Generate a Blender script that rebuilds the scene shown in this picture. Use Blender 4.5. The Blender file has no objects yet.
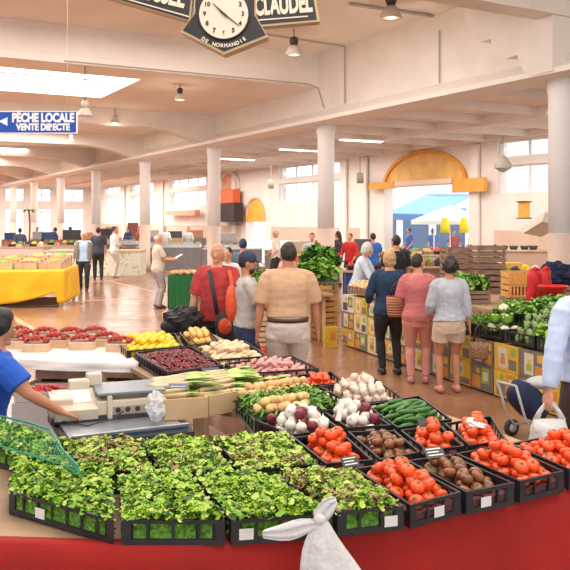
import bpy, bmesh, math, random
import numpy as np
from mathutils import Vector, Matrix, noise
random.seed(7)
S = bpy.context.scene
C = S.collection
# ---------------------------------------------------------------- camera
F = 800.0; HC = 2.09; HY = 219.0; CX = 285.0
cam = bpy.data.objects.new('camera', bpy.data.cameras.new('camera'))
C.objects.link(cam); S.camera = cam
cam.location = (0, 0, HC); cam.rotation_euler = (math.pi/2, 0, 0)
cam.data.sensor_width = 36; cam.data.lens = 36*F/570
cam.data.shift_y = -(285-HY)/570
cam.data.clip_start = .05; cam.data.clip_end = 300
# ---------------------------------------------------------------- light
wd = bpy.data.worlds.new('world'); S.world = wd; wd.use_nodes = True
bg = wd.node_tree.nodes['Background']
bg.inputs[0].default_value = (.90, .95, 1, 1); bg.inputs[1].default_value = 1.45
S.view_settings.view_transform = 'Standard'; S.view_settings.look = 'None'
S.view_settings.exposure = 0.54; S.view_settings.gamma = 1; S.view_settings.use_curve_mapping = False
TH = math.radians(29.08); CT, ST = math.cos(TH), math.sin(TH)
def B(u, w, z=0.0):                      # hall frame: u down the hall, w to the right
    return Vector((-u*ST + w*CT, u*CT + w*ST, z))
def toB(x, y): return (-x*ST + y*CT, x*CT + y*ST)
def area(name, u, w, z, su, sw, power, col=(1, .945, .88), rot=None):
    l = bpy.data.lights.new(name, 'AREA'); l.shape = 'RECTANGLE'; l.size = sw; l.size_y = su
    l.energy = power; l.color = col
    o = bpy.data.objects.new(name, l); C.objects.link(o); o.location = B(u, w, z)
    o.rotation_euler = rot if rot else (0, 0, TH)
    return o
area('nave_fill_light', 4, 3.5, 6.1, 9, 8, 450)  # added area fills below a closed ceiling, brightening the near nave
area('nave_fill_light', 13.5, 3.5, 6.1, 5, 9, 400)
area('nave_fill_light', 20.1, 1.7, 5.9, 3.2, 9, 560)  # fill set inside the real skylight opening to strengthen it
area('nave_fill_light', 28, 3, 5.3, 4.5, 9, 700)  # from here on, fills added under closed ceiling to lift the far nave
area('nave_fill_light', 42, 3, 5.3, 9, 9, 1500)
area('nave_fill_light', 55, 5, 4.8, 8, 8, 900)
area('aisle_glow', 14, 14.3, 4.38, 12, 3.5, 330)
area('aisle_glow', 30, 14.3, 4.38, 14, 3.5, 460)
area('aisle_glow', 50, 14.3, 4.38, 18, 3.5, 900)
sun = bpy.data.objects.new('sun', bpy.data.lights.new('sun', 'SUN')); C.objects.link(sun)
sun.data.energy = 2.2; sun.data.angle = .02; sun.data.color = (1, .95, .88)
sun.rotation_euler = Vector((.40, -.72, -.80)).to_track_quat('-Z', 'Y').to_euler()

def P(px, py, Y): return Vector(((px-CX)/F*Y, Y, HC-(py-HY)/F*Y))
def G(px, py, z):
    Y = F*(HC-z)/(py-HY); return Vector(((px-CX)/F*Y, Y, z))
def onw(px, w):                          # point of the plane w=const seen at image column px
    Y = w/((px-CX)/F*CT + ST); X = (px-CX)/F*Y
    return toB(X, Y)[0], Y
def zat(py, Y): return HC-(py-HY)/F*Y
# ---------------------------------------------------------------- materials
MATS = {}
def mat(name, col, rough=.6, var=0, scale=8, bump=0, bscale=30, metal=0, spec=.5, col2=None, coat=0, thr=None, objvar=0, trans=0):
    if name in MATS: return MATS[name]
    m = bpy.data.materials.new(name); MATS[name] = m; m.use_nodes = True
    nt = m.node_tree; b = nt.nodes['Principled BSDF']
    b.inputs['Base Color'].default_value = (*col, 1); b.inputs['Roughness'].default_value = rough
    b.inputs['Metallic'].default_value = metal; b.inputs['Specular IOR Level'].default_value = spec
    if coat: b.inputs['Coat Weight'].default_value = coat
    tc = nt.nodes.new('ShaderNodeTexCoord')
    if var or col2:
        n = nt.nodes.new('ShaderNodeTexNoise'); n.inputs['Scale'].default_value = scale; n.inputs['Detail'].default_value = 3
        nt.links.new(tc.outputs['Object'], n.inputs['Vector'])
        r = nt.nodes.new('ShaderNodeValToRGB')
        c2 = col2 if col2 else tuple(min(1, c*(1+var)) for c in col)
        c1 = col if col2 else tuple(c*(1-var) for c in col)
        lo, hi = thr if thr else (.35, .65)
        r.color_ramp.elements[0].position = lo; r.color_ramp.elements[1].position = hi
        r.color_ramp.elements[0].color = (*c1, 1); r.color_ramp.elements[1].color = (*c2, 1)
        nt.links.new(n.outputs['Fac'], r.inputs['Fac'])
        out = r.outputs['Color']
        if objvar:
            oi = nt.nodes.new('ShaderNodeObjectInfo'); h = nt.nodes.new('ShaderNodeHueSaturation')
            mr = nt.nodes.new('ShaderNodeMapRange'); mr.inputs['To Min'].default_value = 1-objvar; mr.inputs['To Max'].default_value = 1+objvar
            nt.links.new(oi.outputs['Random'], mr.inputs['Value']); nt.links.new(mr.outputs['Result'], h.inputs['Value'])
            nt.links.new(out, h.inputs['Color']); out = h.outputs['Color']
        nt.links.new(out, b.inputs['Base Color'])
    if bump:
        n = nt.nodes.new('ShaderNodeTexNoise'); n.inputs['Scale'].default_value = bscale
        nt.links.new(tc.outputs['Object'], n.inputs['Vector'])
        bp = nt.nodes.new('ShaderNodeBump'); bp.inputs['Strength'].default_value = bump; bp.inputs['Distance'].default_value = .02
        nt.links.new(n.outputs['Fac'], bp.inputs['Height']); nt.links.new(bp.outputs['Normal'], b.inputs['Normal'])
    if trans:
        b.inputs['Transmission Weight'].default_value = trans
    return m
def emis(name, col, st):
    m = mat(name, col); b = m.node_tree.nodes['Principled BSDF']
    b.inputs['Emission Color'].default_value = (*col, 1); b.inputs['Emission Strength'].default_value = st
    return m
def glassmat(name, col=(1, 1, 1), op=.12):
    m = bpy.data.materials.new(name); MATS[name] = m; m.use_nodes = True; nt = m.node_tree
    for n in list(nt.nodes): nt.nodes.remove(n)
    o = nt.nodes.new('ShaderNodeOutputMaterial'); t = nt.nodes.new('ShaderNodeBsdfTransparent')
    g = nt.nodes.new('ShaderNodeBsdfGlossy'); g.inputs['Roughness'].default_value = .05
    x = nt.nodes.new('ShaderNodeMixShader'); x.inputs[0].default_value = op
    t.inputs[0].default_value = (*col, 1)
    nt.links.new(t.outputs[0], x.inputs[1]); nt.links.new(g.outputs[0], x.inputs[2]); nt.links.new(x.outputs[0], o.inputs[0])
    return m
def clothmat(name, c1, c2, scale, kind='checker'):
    m = bpy.data.materials.new(name); MATS[name] = m; m.use_nodes = True; nt = m.node_tree
    b = nt.nodes['Principled BSDF']; b.inputs['Roughness'].default_value = .85
    tc = nt.nodes.new('ShaderNodeTexCoord')
    if kind == 'checker':
        t = nt.nodes.new('ShaderNodeTexChecker'); t.inputs['Scale'].default_value = scale
        t.inputs['Color1'].default_value = (*c1, 1); t.inputs['Color2'].default_value = (*c2, 1)
        nt.links.new(tc.outputs['Object'], t.inputs['Vector']); nt.links.new(t.outputs['Color'], b.inputs['Base Color'])
    else:
        t = nt.nodes.new('ShaderNodeTexWave'); t.inputs['Scale'].default_value = scale; t.bands_direction = kind
        r = nt.nodes.new('ShaderNodeValToRGB'); r.color_ramp.interpolation = 'CONSTANT'
        r.color_ramp.elements[1].position = .5
        r.color_ramp.elements[0].color = (*c1, 1); r.color_ramp.elements[1].color = (*c2, 1)
        nt.links.new(tc.outputs['Object'], t.inputs['Vector']); nt.links.new(t.outputs['Fac'], r.inputs['Fac']); nt.links.new(r.outputs['Color'], b.inputs['Base Color'])
    return m
# ---------------------------------------------------------------- mesh helpers
TMP = bpy.data.scenes.new('workshop')
def evaluated(o):
    TMP.collection.objects.link(o); vl = TMP.view_layers[0]; vl.update(); dg = vl.depsgraph
    me = bpy.data.meshes.new_from_object(o.evaluated_get(dg), preserve_all_data_layers=False, depsgraph=dg); bpy.data.objects.remove(o); return me
class MB:
    def __init__(s): s.v = []; s.f = []; s.mi = []
    def add(s, vs, fs, mi=0):
        o = len(s.v); s.v += [tuple(v) for v in vs]; s.f += [tuple(i+o for i in f) for f in fs]; s.mi += [mi]*len(fs)
    def hexa(s, p, mi=0):   # 8 points: bottom 4, top 4
        s.add(p, [(3,2,1,0),(4,5,6,7),(0,1,5,4),(1,2,6,5),(2,3,7,6),(3,0,4,7)], mi)
    def box(s, c, d, rz=0, mi=0, M=None):
        hx, hy, hz = d[0]/2, d[1]/2, d[2]/2; p = []
        cr, sr = math.cos(rz), math.sin(rz)
        for z in (-hz, hz):
            for x, y in ((-hx,-hy),(hx,-hy),(hx,hy),(-hx,hy)):
                q = Vector((c[0]+x*cr-y*sr, c[1]+x*sr+y*cr, c[2]+z)); p.append(M @ q if M else q)
        s.hexa(p, mi)
    def bb(s, u0, u1, w0, w1, z0, z1, mi=0):   # box in hall frame
        s.hexa([B(u0,w0,z0),B(u0,w1,z0),B(u1,w1,z0),B(u1,w0,z0),B(u0,w0,z1),B(u0,w1,z1),B(u1,w1,z1),B(u1,w0,z1)], mi)
    def prism(s, pts, vec, mi=0):              # polygon pts extruded along vec
        n = len(pts); vec = Vector(vec); a = [Vector(p) for p in pts]
        vs = a+[p+vec for p in a]
        s.add(vs, [tuple(range(n))[::-1], tuple(range(n, 2*n))]+[(i,(i+1)%n,(i+1)%n+n,i+n) for i in range(n)], mi)
    def tube(s, pts, rad, seg=8, mi=0, cap=True, ry=None, side=None):
        pts = [Vector(p) for p in pts]; n = len(pts)
        if not isinstance(rad, (list, tuple)): rad = [rad]*n
        if ry is None: ry = rad
        elif not isinstance(ry, (list, tuple)): ry = [ry]*n
        vs = []; ref = Vector(side) if side else None
        for i, p in enumerate(pts):
            t = (pts[min(i+1, n-1)]-pts[max(i-1, 0)])
            if t.length < 1e-9: t = Vector((0, 0, 1))
            t.normalize()
            if ref is None:
                ref = Vector((1, 0, 0)) if abs(t.x) < .8 else Vector((0, 1, 0))
            a = ref-t*ref.dot(t)
            if a.length < 1e-5: a = t.orthogonal()
            a.normalize()
            if not side: ref = a
            b = t.cross(a)
            for k in range(seg):
                g = 2*math.pi*k/seg
                vs.append(p+a*math.cos(g)*rad[i]+b*math.sin(g)*ry[i])
        fs = []
        for i in range(n-1):
            for k in range(seg):
                fs.append((i*seg+k, i*seg+(k+1)%seg, (i+1)*seg+(k+1)%seg, (i+1)*seg+k))
        if cap: fs += [tuple(range(seg))[::-1], tuple(range((n-1)*seg, n*seg))]
        s.add(vs, fs, mi)
    def lathe(s, prof, seg=16, M=None, mi=0, fn=None):   # prof [(r,z)]
        vs = []
        for r, z in prof:
            for k in range(seg):
                g = 2*math.pi*k/seg; q = Vector((r*math.cos(g), r*math.sin(g), z))
                if fn: q = fn(q)
                vs.append(M @ q if M else q)
        n = len(prof); fs = []
        for i in range(n-1):
            for k in range(seg): fs.append((i*seg+k, i*seg+(k+1)%seg, (i+1)*seg+(k+1)%seg, (i+1)*seg+k))
        fs += [tuple(range(seg))[::-1], tuple(range((n-1)*seg, n*seg))]
        s.add(vs, fs, mi)
    def ell(s, c, r, seg=12, rings=8, M=None, mi=0, fn=None):
        if not isinstance(r, (list, tuple)): r = (r, r, r)
        vs = []; c = Vector(c)
        for i in range(rings+1):
            a = math.pi*i/rings
            sa = max(math.sin(a), .02)
            for k in range(seg):
                g = 2*math.pi*k/seg
                q = Vector((sa*math.cos(g), sa*math.sin(g), -math.cos(a)))
                if fn: q = fn(q)
                q = Vector((q.x*r[0], q.y*r[1], q.z*r[2]))+c
                vs.append(M @ q if M else q)
        fs = []
        for i in range(rings):
            for k in range(seg): fs.append((i*seg+k, i*seg+(k+1)%seg, (i+1)*seg+(k+1)%seg, (i+1)*seg+k))
        fs += [tuple(range(seg))[::-1], tuple(range(rings*seg, (rings+1)*seg))]
        s.add(vs, fs, mi)
    def mesh(s, name, mats, smooth=False):
        me = bpy.data.meshes.new(name); me.from_pydata(s.v, [], s.f)
        if not isinstance(mats, (list, tuple)): mats = [mats]
        for m in mats: me.materials.append(m)
        me.polygons.foreach_set('material_index', s.mi); me.polygons.foreach_set('use_smooth', [smooth]*len(s.mi))
        me.update(); return me
    def build(s, name, mats, parent=None, smooth=False, bevel=0, loc=None):
        me = s.mesh(name, mats, smooth)
        o = bpy.data.objects.new(name, me); C.objects.link(o)
        if loc is not None: o.location = loc
        if parent: o.parent = parent
        if bevel:
            b = o.modifiers.new('bevel', 'BEVEL'); b.width = bevel; b.segments = 2; b.limit_method = 'ANGLE'
        return o
def rebase(o, p):
    """move a top-level mesh's origin to p, geometry stays"""
    p = Vector(p); o.data.transform(Matrix.Translation(-p)); o.location = p; return o
def tag(o, label=None, cat=None, group=None, kind=None):
    if label: o['label'] = label
    if cat: o['category'] = cat
    if group: o['group'] = group
    if kind: o['kind'] = kind
    return o
def empty(name, loc, rz=0):
    o = bpy.data.objects.new(name, None); C.objects.link(o); o.location = loc; o.rotation_euler = (0, 0, rz); o.empty_display_size = .1
    return o
KIDS = {}
def copy_tree(o, loc=None, rot=None, sc=None, label=None, group=None, parent=None):
    c = o.copy(); C.objects.link(c)
    if parent: c.parent = parent
    for ch in list(o.children): copy_tree(ch, parent=c)
    if loc is not None: c.location = loc
    if rot is not None: c.rotation_euler = rot
    if sc is not None: c.scale = (sc, sc, sc) if not isinstance(sc, tuple) else sc
    if label: c['label'] = label
    if group: c['group'] = group
    return c
def struct(o): o['kind'] = 'structure'; return o
def text(s, name, size, m, loc, rot, parent=None, ext=.004, off=0, align='CENTER', sx=1, width=None):
    cu = bpy.data.curves.new(name, 'FONT'); cu.body = s; cu.size = size; cu.extrude = ext; cu.offset = off
    cu.align_x = align; cu.align_y = 'CENTER'
    me = evaluated(bpy.data.objects.new(name, cu))
    me.materials.clear(); me.materials.append(m)
    if width:
        xs = [v.co.x for v in me.vertices]; sx = width/(max(xs)-min(xs))
    o = bpy.data.objects.new(name, me); C.objects.link(o); o.location = loc; o.rotation_euler = rot; o.scale = (sx, 1, 1)
    if parent: o.parent = parent
    return o
white = mat('white_paint', (.84, .77, .70), .75, .04, 1.5, .05, 12)
pinkw = mat('pink_white_plaster', (.84, .76, .70), .8, .05, 1.2, .06, 10)
# ================================================================ the hall
def floor_material():
    m = bpy.data.materials.new('polished_concrete'); m.use_nodes = True; nt = m.node_tree; b = nt.nodes['Principled BSDF']
    tc = nt.nodes.new('ShaderNodeTexCoord')
    n = nt.nodes.new('ShaderNodeTexNoise'); n.inputs['Scale'].default_value = .55; n.inputs['Detail'].default_value = 6
    r = nt.nodes.new('ShaderNodeValToRGB'); r.color_ramp.elements[0].position = .35; r.color_ramp.elements[1].position = .68
    r.color_ramp.elements[0].color = (.19, .078, .036, 1); r.color_ramp.elements[1].color = (.36, .185, .11, 1)
    nt.links.new(tc.outputs['Object'], n.inputs['Vector']); nt.links.new(n.outputs['Fac'], r.inputs['Fac'])
    nt.links.new(r.outputs['Color'], b.inputs['Base Color'])
    n2 = nt.nodes.new('ShaderNodeTexNoise'); n2.inputs['Scale'].default_value = 2.5; n2.inputs['Detail'].default_value = 5
    mr = nt.nodes.new('ShaderNodeMapRange'); mr.inputs['To Min'].default_value = .14; mr.inputs['To Max'].default_value = .34
    nt.links.new(tc.outputs['Object'], n2.inputs['Vector']); nt.links.new(n2.outputs['Fac'], mr.inputs['Value']); nt.links.new(mr.outputs['Result'], b.inputs['Roughness'])
    b.inputs['Specular IOR Level'].default_value = .6
    return m
m = MB(); m.bb(-9, 62.4, -13.5, 17.75, -.2, 0); struct(m.build('floor', floor_material()))
# paler lines cast into the floor
lm = mat('pale_floor_line', (.44, .27, .18), .3, .15, 3)
k = 0
m = MB()
for w in (3.2, 7.9):
    m.bb(6, 60, w-.07, w+.07, 0, .004)
for u in (20.3, 26.5, 33.5):
    m.bb(u-.09, u+.09, -6, 8.4, 0, .005)
struct(m.build('trim_1', lm))
# aisle floor is redder; ceilings
cream = mat('cream_ceiling', (.86, .78, .70), .8, .04, .8, .03, 6)
m = MB(); m.bb(-9, 17.3, -13.5, 11.0, 6.25, 6.5); struct(m.build('ceiling', cream))
m = MB()                                   # lower part of the nave ceiling, with an opening for the skylight
m.bb(17.3, 18.45, -13.5, 11, 5.44, 5.62); m.bb(21.8, 62.4, -13.5, 11, 5.44, 5.62)
m.bb(18.45, 21.8, 6.3, 11, 5.44, 5.62); m.bb(18.45, 21.8, -13.5, -3, 5.44, 5.62)
struct(m.build('ceiling', cream))
m = MB()
m.bb(17.3, 17.5, -13.5, 10.6, 5.622, 6.25)
struct(m.build('wall_ceiling_step', cream))
# skylight: shaft, glazing bar and pane
sk = mat('skylight_reveal', (.9, .88, .85), .6)
m = MB(); m.bb(18.3, 18.45, -3, 6.3, 5.625, 6.1); m.bb(21.8, 21.95, -3, 6.3, 5.625, 6.1); m.bb(18.3, 21.95, 6.3, 6.45, 5.625, 6.1); m.bb(18.3, 21.95, -3.15, -3, 5.625, 6.1)
m.bb(20.05, 20.2, -3, 6.3, 5.62, 5.78)
o = m.build('window_9', sk); struct(o)
pane = glassmat('window_glass', (.97, .99, 1), .06)
m = MB(); m.bb(18.3, 21.95, -3.15, 6.45, 6.1, 6.13); m.build('glass_pane', pane, o)
# deep cross beams in the nave, haunched down towards the columns
def cross(u, zb, zt, th, n, haunch=True):
    m = MB(); m.bb(u-th, u, -13.5, 10.6, zb, zt)
    if haunch:
        prof = [(10.6, zb), (8.2, zb), (8.9, zb-.07), (9.6, zb-.24), (10.2, zb-.42), (10.6, zb-.48)]
        m.prism([B(u-th, w, z) for w, z in prof], B(u, 0)-B(u-th, 0))
    return struct(m.build('beam_cross', white))
cross(9.65, 5.42, 6.25, .45, 0, False)
for i, u in enumerate((24.2, 31.2, 38.2, 45.2, 52.2, 59)):
    cross(u, 4.95, 5.44, .5, i)
# long beam carried by the columns, with a projecting ledge on the nave side
m = MB(); m.bb(-9, 17.3, 10.6, 11.0, 4.47, 6.25); m.bb(17.3, 62.4, 10.6, 11.0, 4.47, 5.44)
struct(m.build('beam_long', white))
m = MB()
prof = [(10.6, 4.47), (10.15, 4.47), (10.15, 4.56), (10.6, 4.82)]
m.prism([B(-9, w, z) for w, z in prof], B(62.4, 0)-B(-9, 0))
struct(m.build('trim_2', mat('ledge_paint', (.86, .80, .74), .6)))
# scalloped corbel under the near cross beam
m = MB(); pr = [(9.25, 5.415), (9.25, 4.50)]
def lobes(cs):
    out = []
    for (u0, z0, u1, z1) in cs:
        for i in range(7):
            t = i/6; bul = math.sin(math.pi*t)*.17
            du, dz = u1-u0, z1-z0; L = math.hypot(du, dz)
            out.append((u0+du*t+dz/L*bul*-1*-1, z0+dz*t-du/L*bul))
    return out
pr += lobes([(9.42, 4.50, 10.02, 4.86), (10.02, 4.90, 10.66, 5.25), (10.66, 5.30, 11.3, 5.68)])
pr += [(11.36, 5.85), (11.36, 6.245), (9.655, 6.245), (9.655, 5.415)]
m.prism([B(u, 10.12, z) for u, z in pr], B(0, .48)-B(0, 0)); struct(m.build('trim_3', white))
# side aisle ceiling and joists
m = MB(); m.bb(-9, 62.4, 11.0, 17.35, 4.66, 4.85); struct(m.build('ceiling', mat('aisle_ceiling', (.82, .74, .68), .8, .04, 1)))
m = MB()
for i in range(38):
    u = -6+i*1.75; m.bb(u-.09, u+.09, 11.0, 17.35, 4.47, 4.66)
m.bb(-9, 62.4, 13.9, 14.1, 4.40, 4.66)
struct(m.build('trim_4', pinkw))
# columns
def column(u, lab):
    t = empty('column', B(u, 10.8)); tag(t, lab, 'column', 'white columns under the long beam')
    m = MB(); m.lathe([(.215, 1.85), (.215, 4.2), (.24, 4.3), (.24, 4.47)], 24); m.build('shaft', mat('column_white', (.93, .91, .89), .6), t, True)
    m = MB(); m.lathe([(.235, 0), (.235, .3), (.22, .34), (.22, 1.85)], 24); m.build('painted_base', mat('column_base', (.66, .50, .41), .6), t, True)
labs = ['white round column right of the red bags and basin, the widest and nearest', 'white round column just right of the window, second nearest', 'white round column left of the arched orange niche, third nearest',
        'white round column left of the long window behind the fish counter, fourth nearest', 'white round column fifth along the beam above the man in white', 'slim distant white column sixth along the beam',
        'slim distant white column seventh along the beam', 'slim distant white column at the far left, last along the beam']
for i, l in enumerate(labs): column((9.68, 17.28, 24.25, 31.1, 38.2, 45.25, 52.3, 59.3)[i], l)
# ---- right wall
WR = 17.35
ops = []                                     # (u0, u1, [(z0,z1)], arch)
def upx(px): return onw(px, WR)[0]
ua, ub = upx(470), upx(384)
ops.append((ua, ub, [(0, 3.25)], None))
wins = [(13.2, 18.0), (upx(346), upx(279)), (upx(206), upx(169)), (48.4, 53.0), (55.3, 59.6), (1.5, 6.5), (7.6, 12.2)]
for a, b in wins: ops.append((a, b, [(2.85, 3.68), (3.9, 4.42)], None))
da, db = upx(266), upx(246)
ops.append((da, db, [(0, 3.13)], 'arch'))
ops.sort()
m = MB(); cur = -9
for (a, b, rows, ar) in ops:
    m.bb(cur, a, WR, WR+.4, 0, 4.66); z = 0
    for (z0, z1) in rows:
        if z0 > z: m.bb(a, b, WR, WR+.4, z, z0)
        z = z1
    if not ar: m.bb(a, b, WR, WR+.4, z, 4.66)
    else:
        r = (b-a)/2; zc = z-r*1.05; N = 12
        pts = [(a, zc)]+[((a+b)/2-r*math.cos(math.pi*i/N), zc+r*1.05*math.sin(math.pi*i/N)) for i in range(1, N)]+[(b, zc)]
        for (p, q) in zip(pts[:-1], pts[1:]):
            m.hexa([B(p[0], WR, p[1]), B(p[0], WR+.4, p[1]), B(q[0], WR+.4, q[1]), B(q[0], WR, q[1]), B(p[0], WR, 4.66), B(p[0], WR+.4, 4.66), B(q[0], WR+.4, 4.66), B(q[0], WR, 4.66)])
    cur = b
m.bb(cur, 62.4, WR, WR+.4, 0, 4.66)
struct(m.build('wall_right', pinkw))
# dado, pilasters and cornice on the right wall
m = MB()
segs = [(-9, ua-1.1), (ub+1.1, da-.6), (db+.6, 62)]
for a, b in segs: m.bb(a, b, WR-.05, WR, 0, 1.75)
struct(m.build('trim_5', mat('dado_paint', (.68, .49, .38), .7, .05, 2)))
m = MB()
for u in (18.9, 24.9, 26.3, 36.3, 38.7, 46.6, 54.2, 60.5, 12.8, 7.1, .8):
    m.bb(u-.2, u+.2, WR-.14, WR-.051, 0, 4.4)
m.bb(-9, 62.4, WR-.16, WR-.001, 4.46, 4.655)
struct(m.build('trim_6', pinkw))
fr = mat('window_frame_white', (.85, .82, .78), .5)
for i, (a, b) in enumerate(wins):
    m = MB()
    for (z0, z1) in ((2.85, 3.68), (3.9, 4.42)):
        m.bb(a, b, WR+.1, WR+.16, z0, z0+.05); m.bb(a, b, WR+.1, WR+.16, z1-.05, z1)
        n = 4
        for j in range(n+1):
            u = a+(b-a)*j/n; u = min(max(u, a+.04), b-.04); m.bb(u-.04, u+.04, WR+.1, WR+.16, z0+.05, z1-.05)
    o = struct(m.build('window_%d' % (i+1), fr)); 
    m = MB()
    for (z0, z1) in ((2.85, 3.68), (3.9, 4.42)): m.bb(a+.08, b-.08, WR+.12, WR+.14, z0+.05, z1-.05)
    m.build('glass_pane', pane, o)
# arch over the big doorway
orange = mat('orange_paint', (.80, .36, .06), .6, .08, 3); oyel = mat('yellow_orange_glass', (.86, .50, .13), .5, .12, 2)
t = empty('arched_transom', B((ua+ub)/2, WR-.05, 3.25)); struct(t); t.rotation_euler = (0, 0, TH+math.pi/2)
hw = (ub-ua)/2-.05; H = 1.18
def arcpts(hw, H, n=20): return [(-hw*math.cos(math.pi*i/n), H*math.sin(math.pi*i/n)) for i in range(n+1)]
m = MB(); m.prism([(x, -.05, z) for x, z in arcpts(hw-.12, H-.12)], (0, .04, 0)); m.build('orange_pane', oyel, t)
m = MB(); op = arcpts(hw, H); ip = arcpts(hw-.12, H-.12)
for i in range(20):
    a, b, c, d = op[i], op[i+1], ip[i+1], ip[i]
    m.hexa([(a[0], -.06, a[1]), (b[0], -.06, b[1]), (b[0], .06, b[1]), (a[0], .06, a[1]), (d[0], -.06, d[1]), (c[0], -.06, c[1]), (c[0], .06, c[1]), (d[0], .06, d[1])])
m.box((0, 0, 0.03), (2*hw, .14, .12))
m.build('orange_frame', orange, t)
def board(px0, px1, py0, py1, mt, name, lab, cat, w=WR-.2, th=.12):
    u0, Y0 = onw(px0, w); u1, Y1 = onw(px1, w); Y = (Y0+Y1)/2
    m = MB(); m.bb(u1, u0, w-th, w, zat(py1, Y), zat(py0, Y)); o = m.build(name, mt); tag(o, lab, cat); return o
board(455, 487, 178.5, 192, orange, 'fascia_board', 'orange fascia board right of the big doorway opening', 'board')
board(371, 396, 182.5, 189, orange, 'fascia_board', 'thin orange fascia board left of the big doorway opening', 'board')
board(397, 454, 180, 185, mat('pale_board', (.85, .66, .5), .6), 'fascia_board', 'pale peach lintel board under the orange arch', 'board')
board(224, 240, 190, 203, mat('red_orange', (.72, .13, .04), .6), 'shop_fascia', 'red orange shop fascia behind the third column', 'sign', th=.4)
board(170, 200, 210.5, 215.5, mat('coral_sign', (.82, .33, .2), .6), 'shop_fascia', 'long coral fascia strip under the distant window', 'sign', th=.3)
board(222, 243, 203.5, 222, mat('dark_recess', (.05, .03, .03), .8), 'recess_slab', 'dark slab painted as the recess under the red orange fascia', 'cabinet', th=.5)  # solid slab; the darkness of the recess is put into its colour
# orange arched niche
def arched(pxa, pxb, pyt, pyb, mt, name, frm, lab, w=WR-.07):
    u0, Y0 = onw(pxb, w); u1, Y1 = onw(pxa, w); Y = (Y0+Y1)/2; hw = (u1-u0)/2; zt, zb = zat(pyt, Y), zat(pyb, Y)
    t = empty(name, B((u0+u1)/2, w, zb)); t.rotation_euler = (0, 0, TH+math.pi/2); struct(t) if not lab else tag(t, lab[0], lab[1])
    rise = min(hw*1.0, (zt-zb)*.7); hh = zt-zb-rise
    def ring(s, d): return [(-hw*s, 0+d)]+[(-hw*s*math.cos(math.pi*i/14), hh+rise*s*math.sin(math.pi*i/14)) for i in range(15)]+[(hw*s, 0+d)]
    m = MB(); m.prism([(x, 0, z) for x, z in ring(.88, 0)], (0, -.02, 0)); m.build('orange_panel', mt, t)
    a, b = ring(1, 0), ring(.88, 0); m = MB()
    for i in range(len(a)-1):
        m.hexa([(a[i][0], -.05, a[i][1]), (a[i+1][0], -.05, a[i+1][1]), (a[i+1][0], .06, a[i+1][1]), (a[i][0], .06, a[i][1]), (b[i][0], -.05, b[i][1]), (b[i+1][0], -.05, b[i+1][1]), (b[i+1][0], .06, b[i+1][1]), (b[i][0], .06, b[i][1])])
    m.build('arch_frame', frm, t)
    return t
arched(221.5, 239, 172, 189, mat('orange_pale', (.85, .42, .25), .6, .1, 2), 'arched_niche', pinkw, None)
arched(246, 266.5, 197, 222, mat('orange_bright', (.95, .48, .08), .5, .1, 2), 'door_2', mat('peach_frame', (.78, .40, .25), .6), None, WR+.05)
# far end wall and others
m = MB()
eu = 62.0
cols = [(10.7, 12.1), (12.6, 14.1), (14.7, 16.6)]
cur = -13.5
for a, b in cols:
    m.bb(eu, eu+.4, cur, a, 0, 5.6); m.bb(eu, eu+.4, a, b, 0, .9); m.bb(eu, eu+.4, a, b, 2.9, 3.4); m.bb(eu, eu+.4, a, b, 4.4, 5.6); cur = b
m.bb(eu, eu+.4, cur, 17.75, 0, 5.6)
struct(m.build('wall_far', pinkw))
for i, (a, b) in enumerate(cols):
    m = MB()
    for z0, z1 in ((.9, 2.9), (3.4, 4.4)):
        for z in (z0, z1-.07, (z0+z1)/2): m.bb(eu+.1, eu+.17, a, b, z, z+.07)
        for w in (a, (a+b)/2, b-.07): m.bb(eu+.1, eu+.17, w, w+.07, z0, z1)
    o = struct(m.build('window_%d' % (i+11), fr)); m = MB()
    m.bb(eu+.12, eu+.14, a, b, .9, 2.9); m.bb(eu+.12, eu+.14, a, b, 3.4, 4.4); m.build('glass_pane', pane, o)
m = MB(); m.bb(14, 62.4, -13.9, -13.5, 0, 5.6); struct(m.build('wall_left', pinkw))
# ---- street outside the big doorway
gm = mat('street_paving', (.50, .49, .48), .8, .06, 2)
m = MB(); m.bb(-9, 62.4, 17.75, 45, -.22, -.02); struct(m.build('ground_street', gm))
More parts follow.
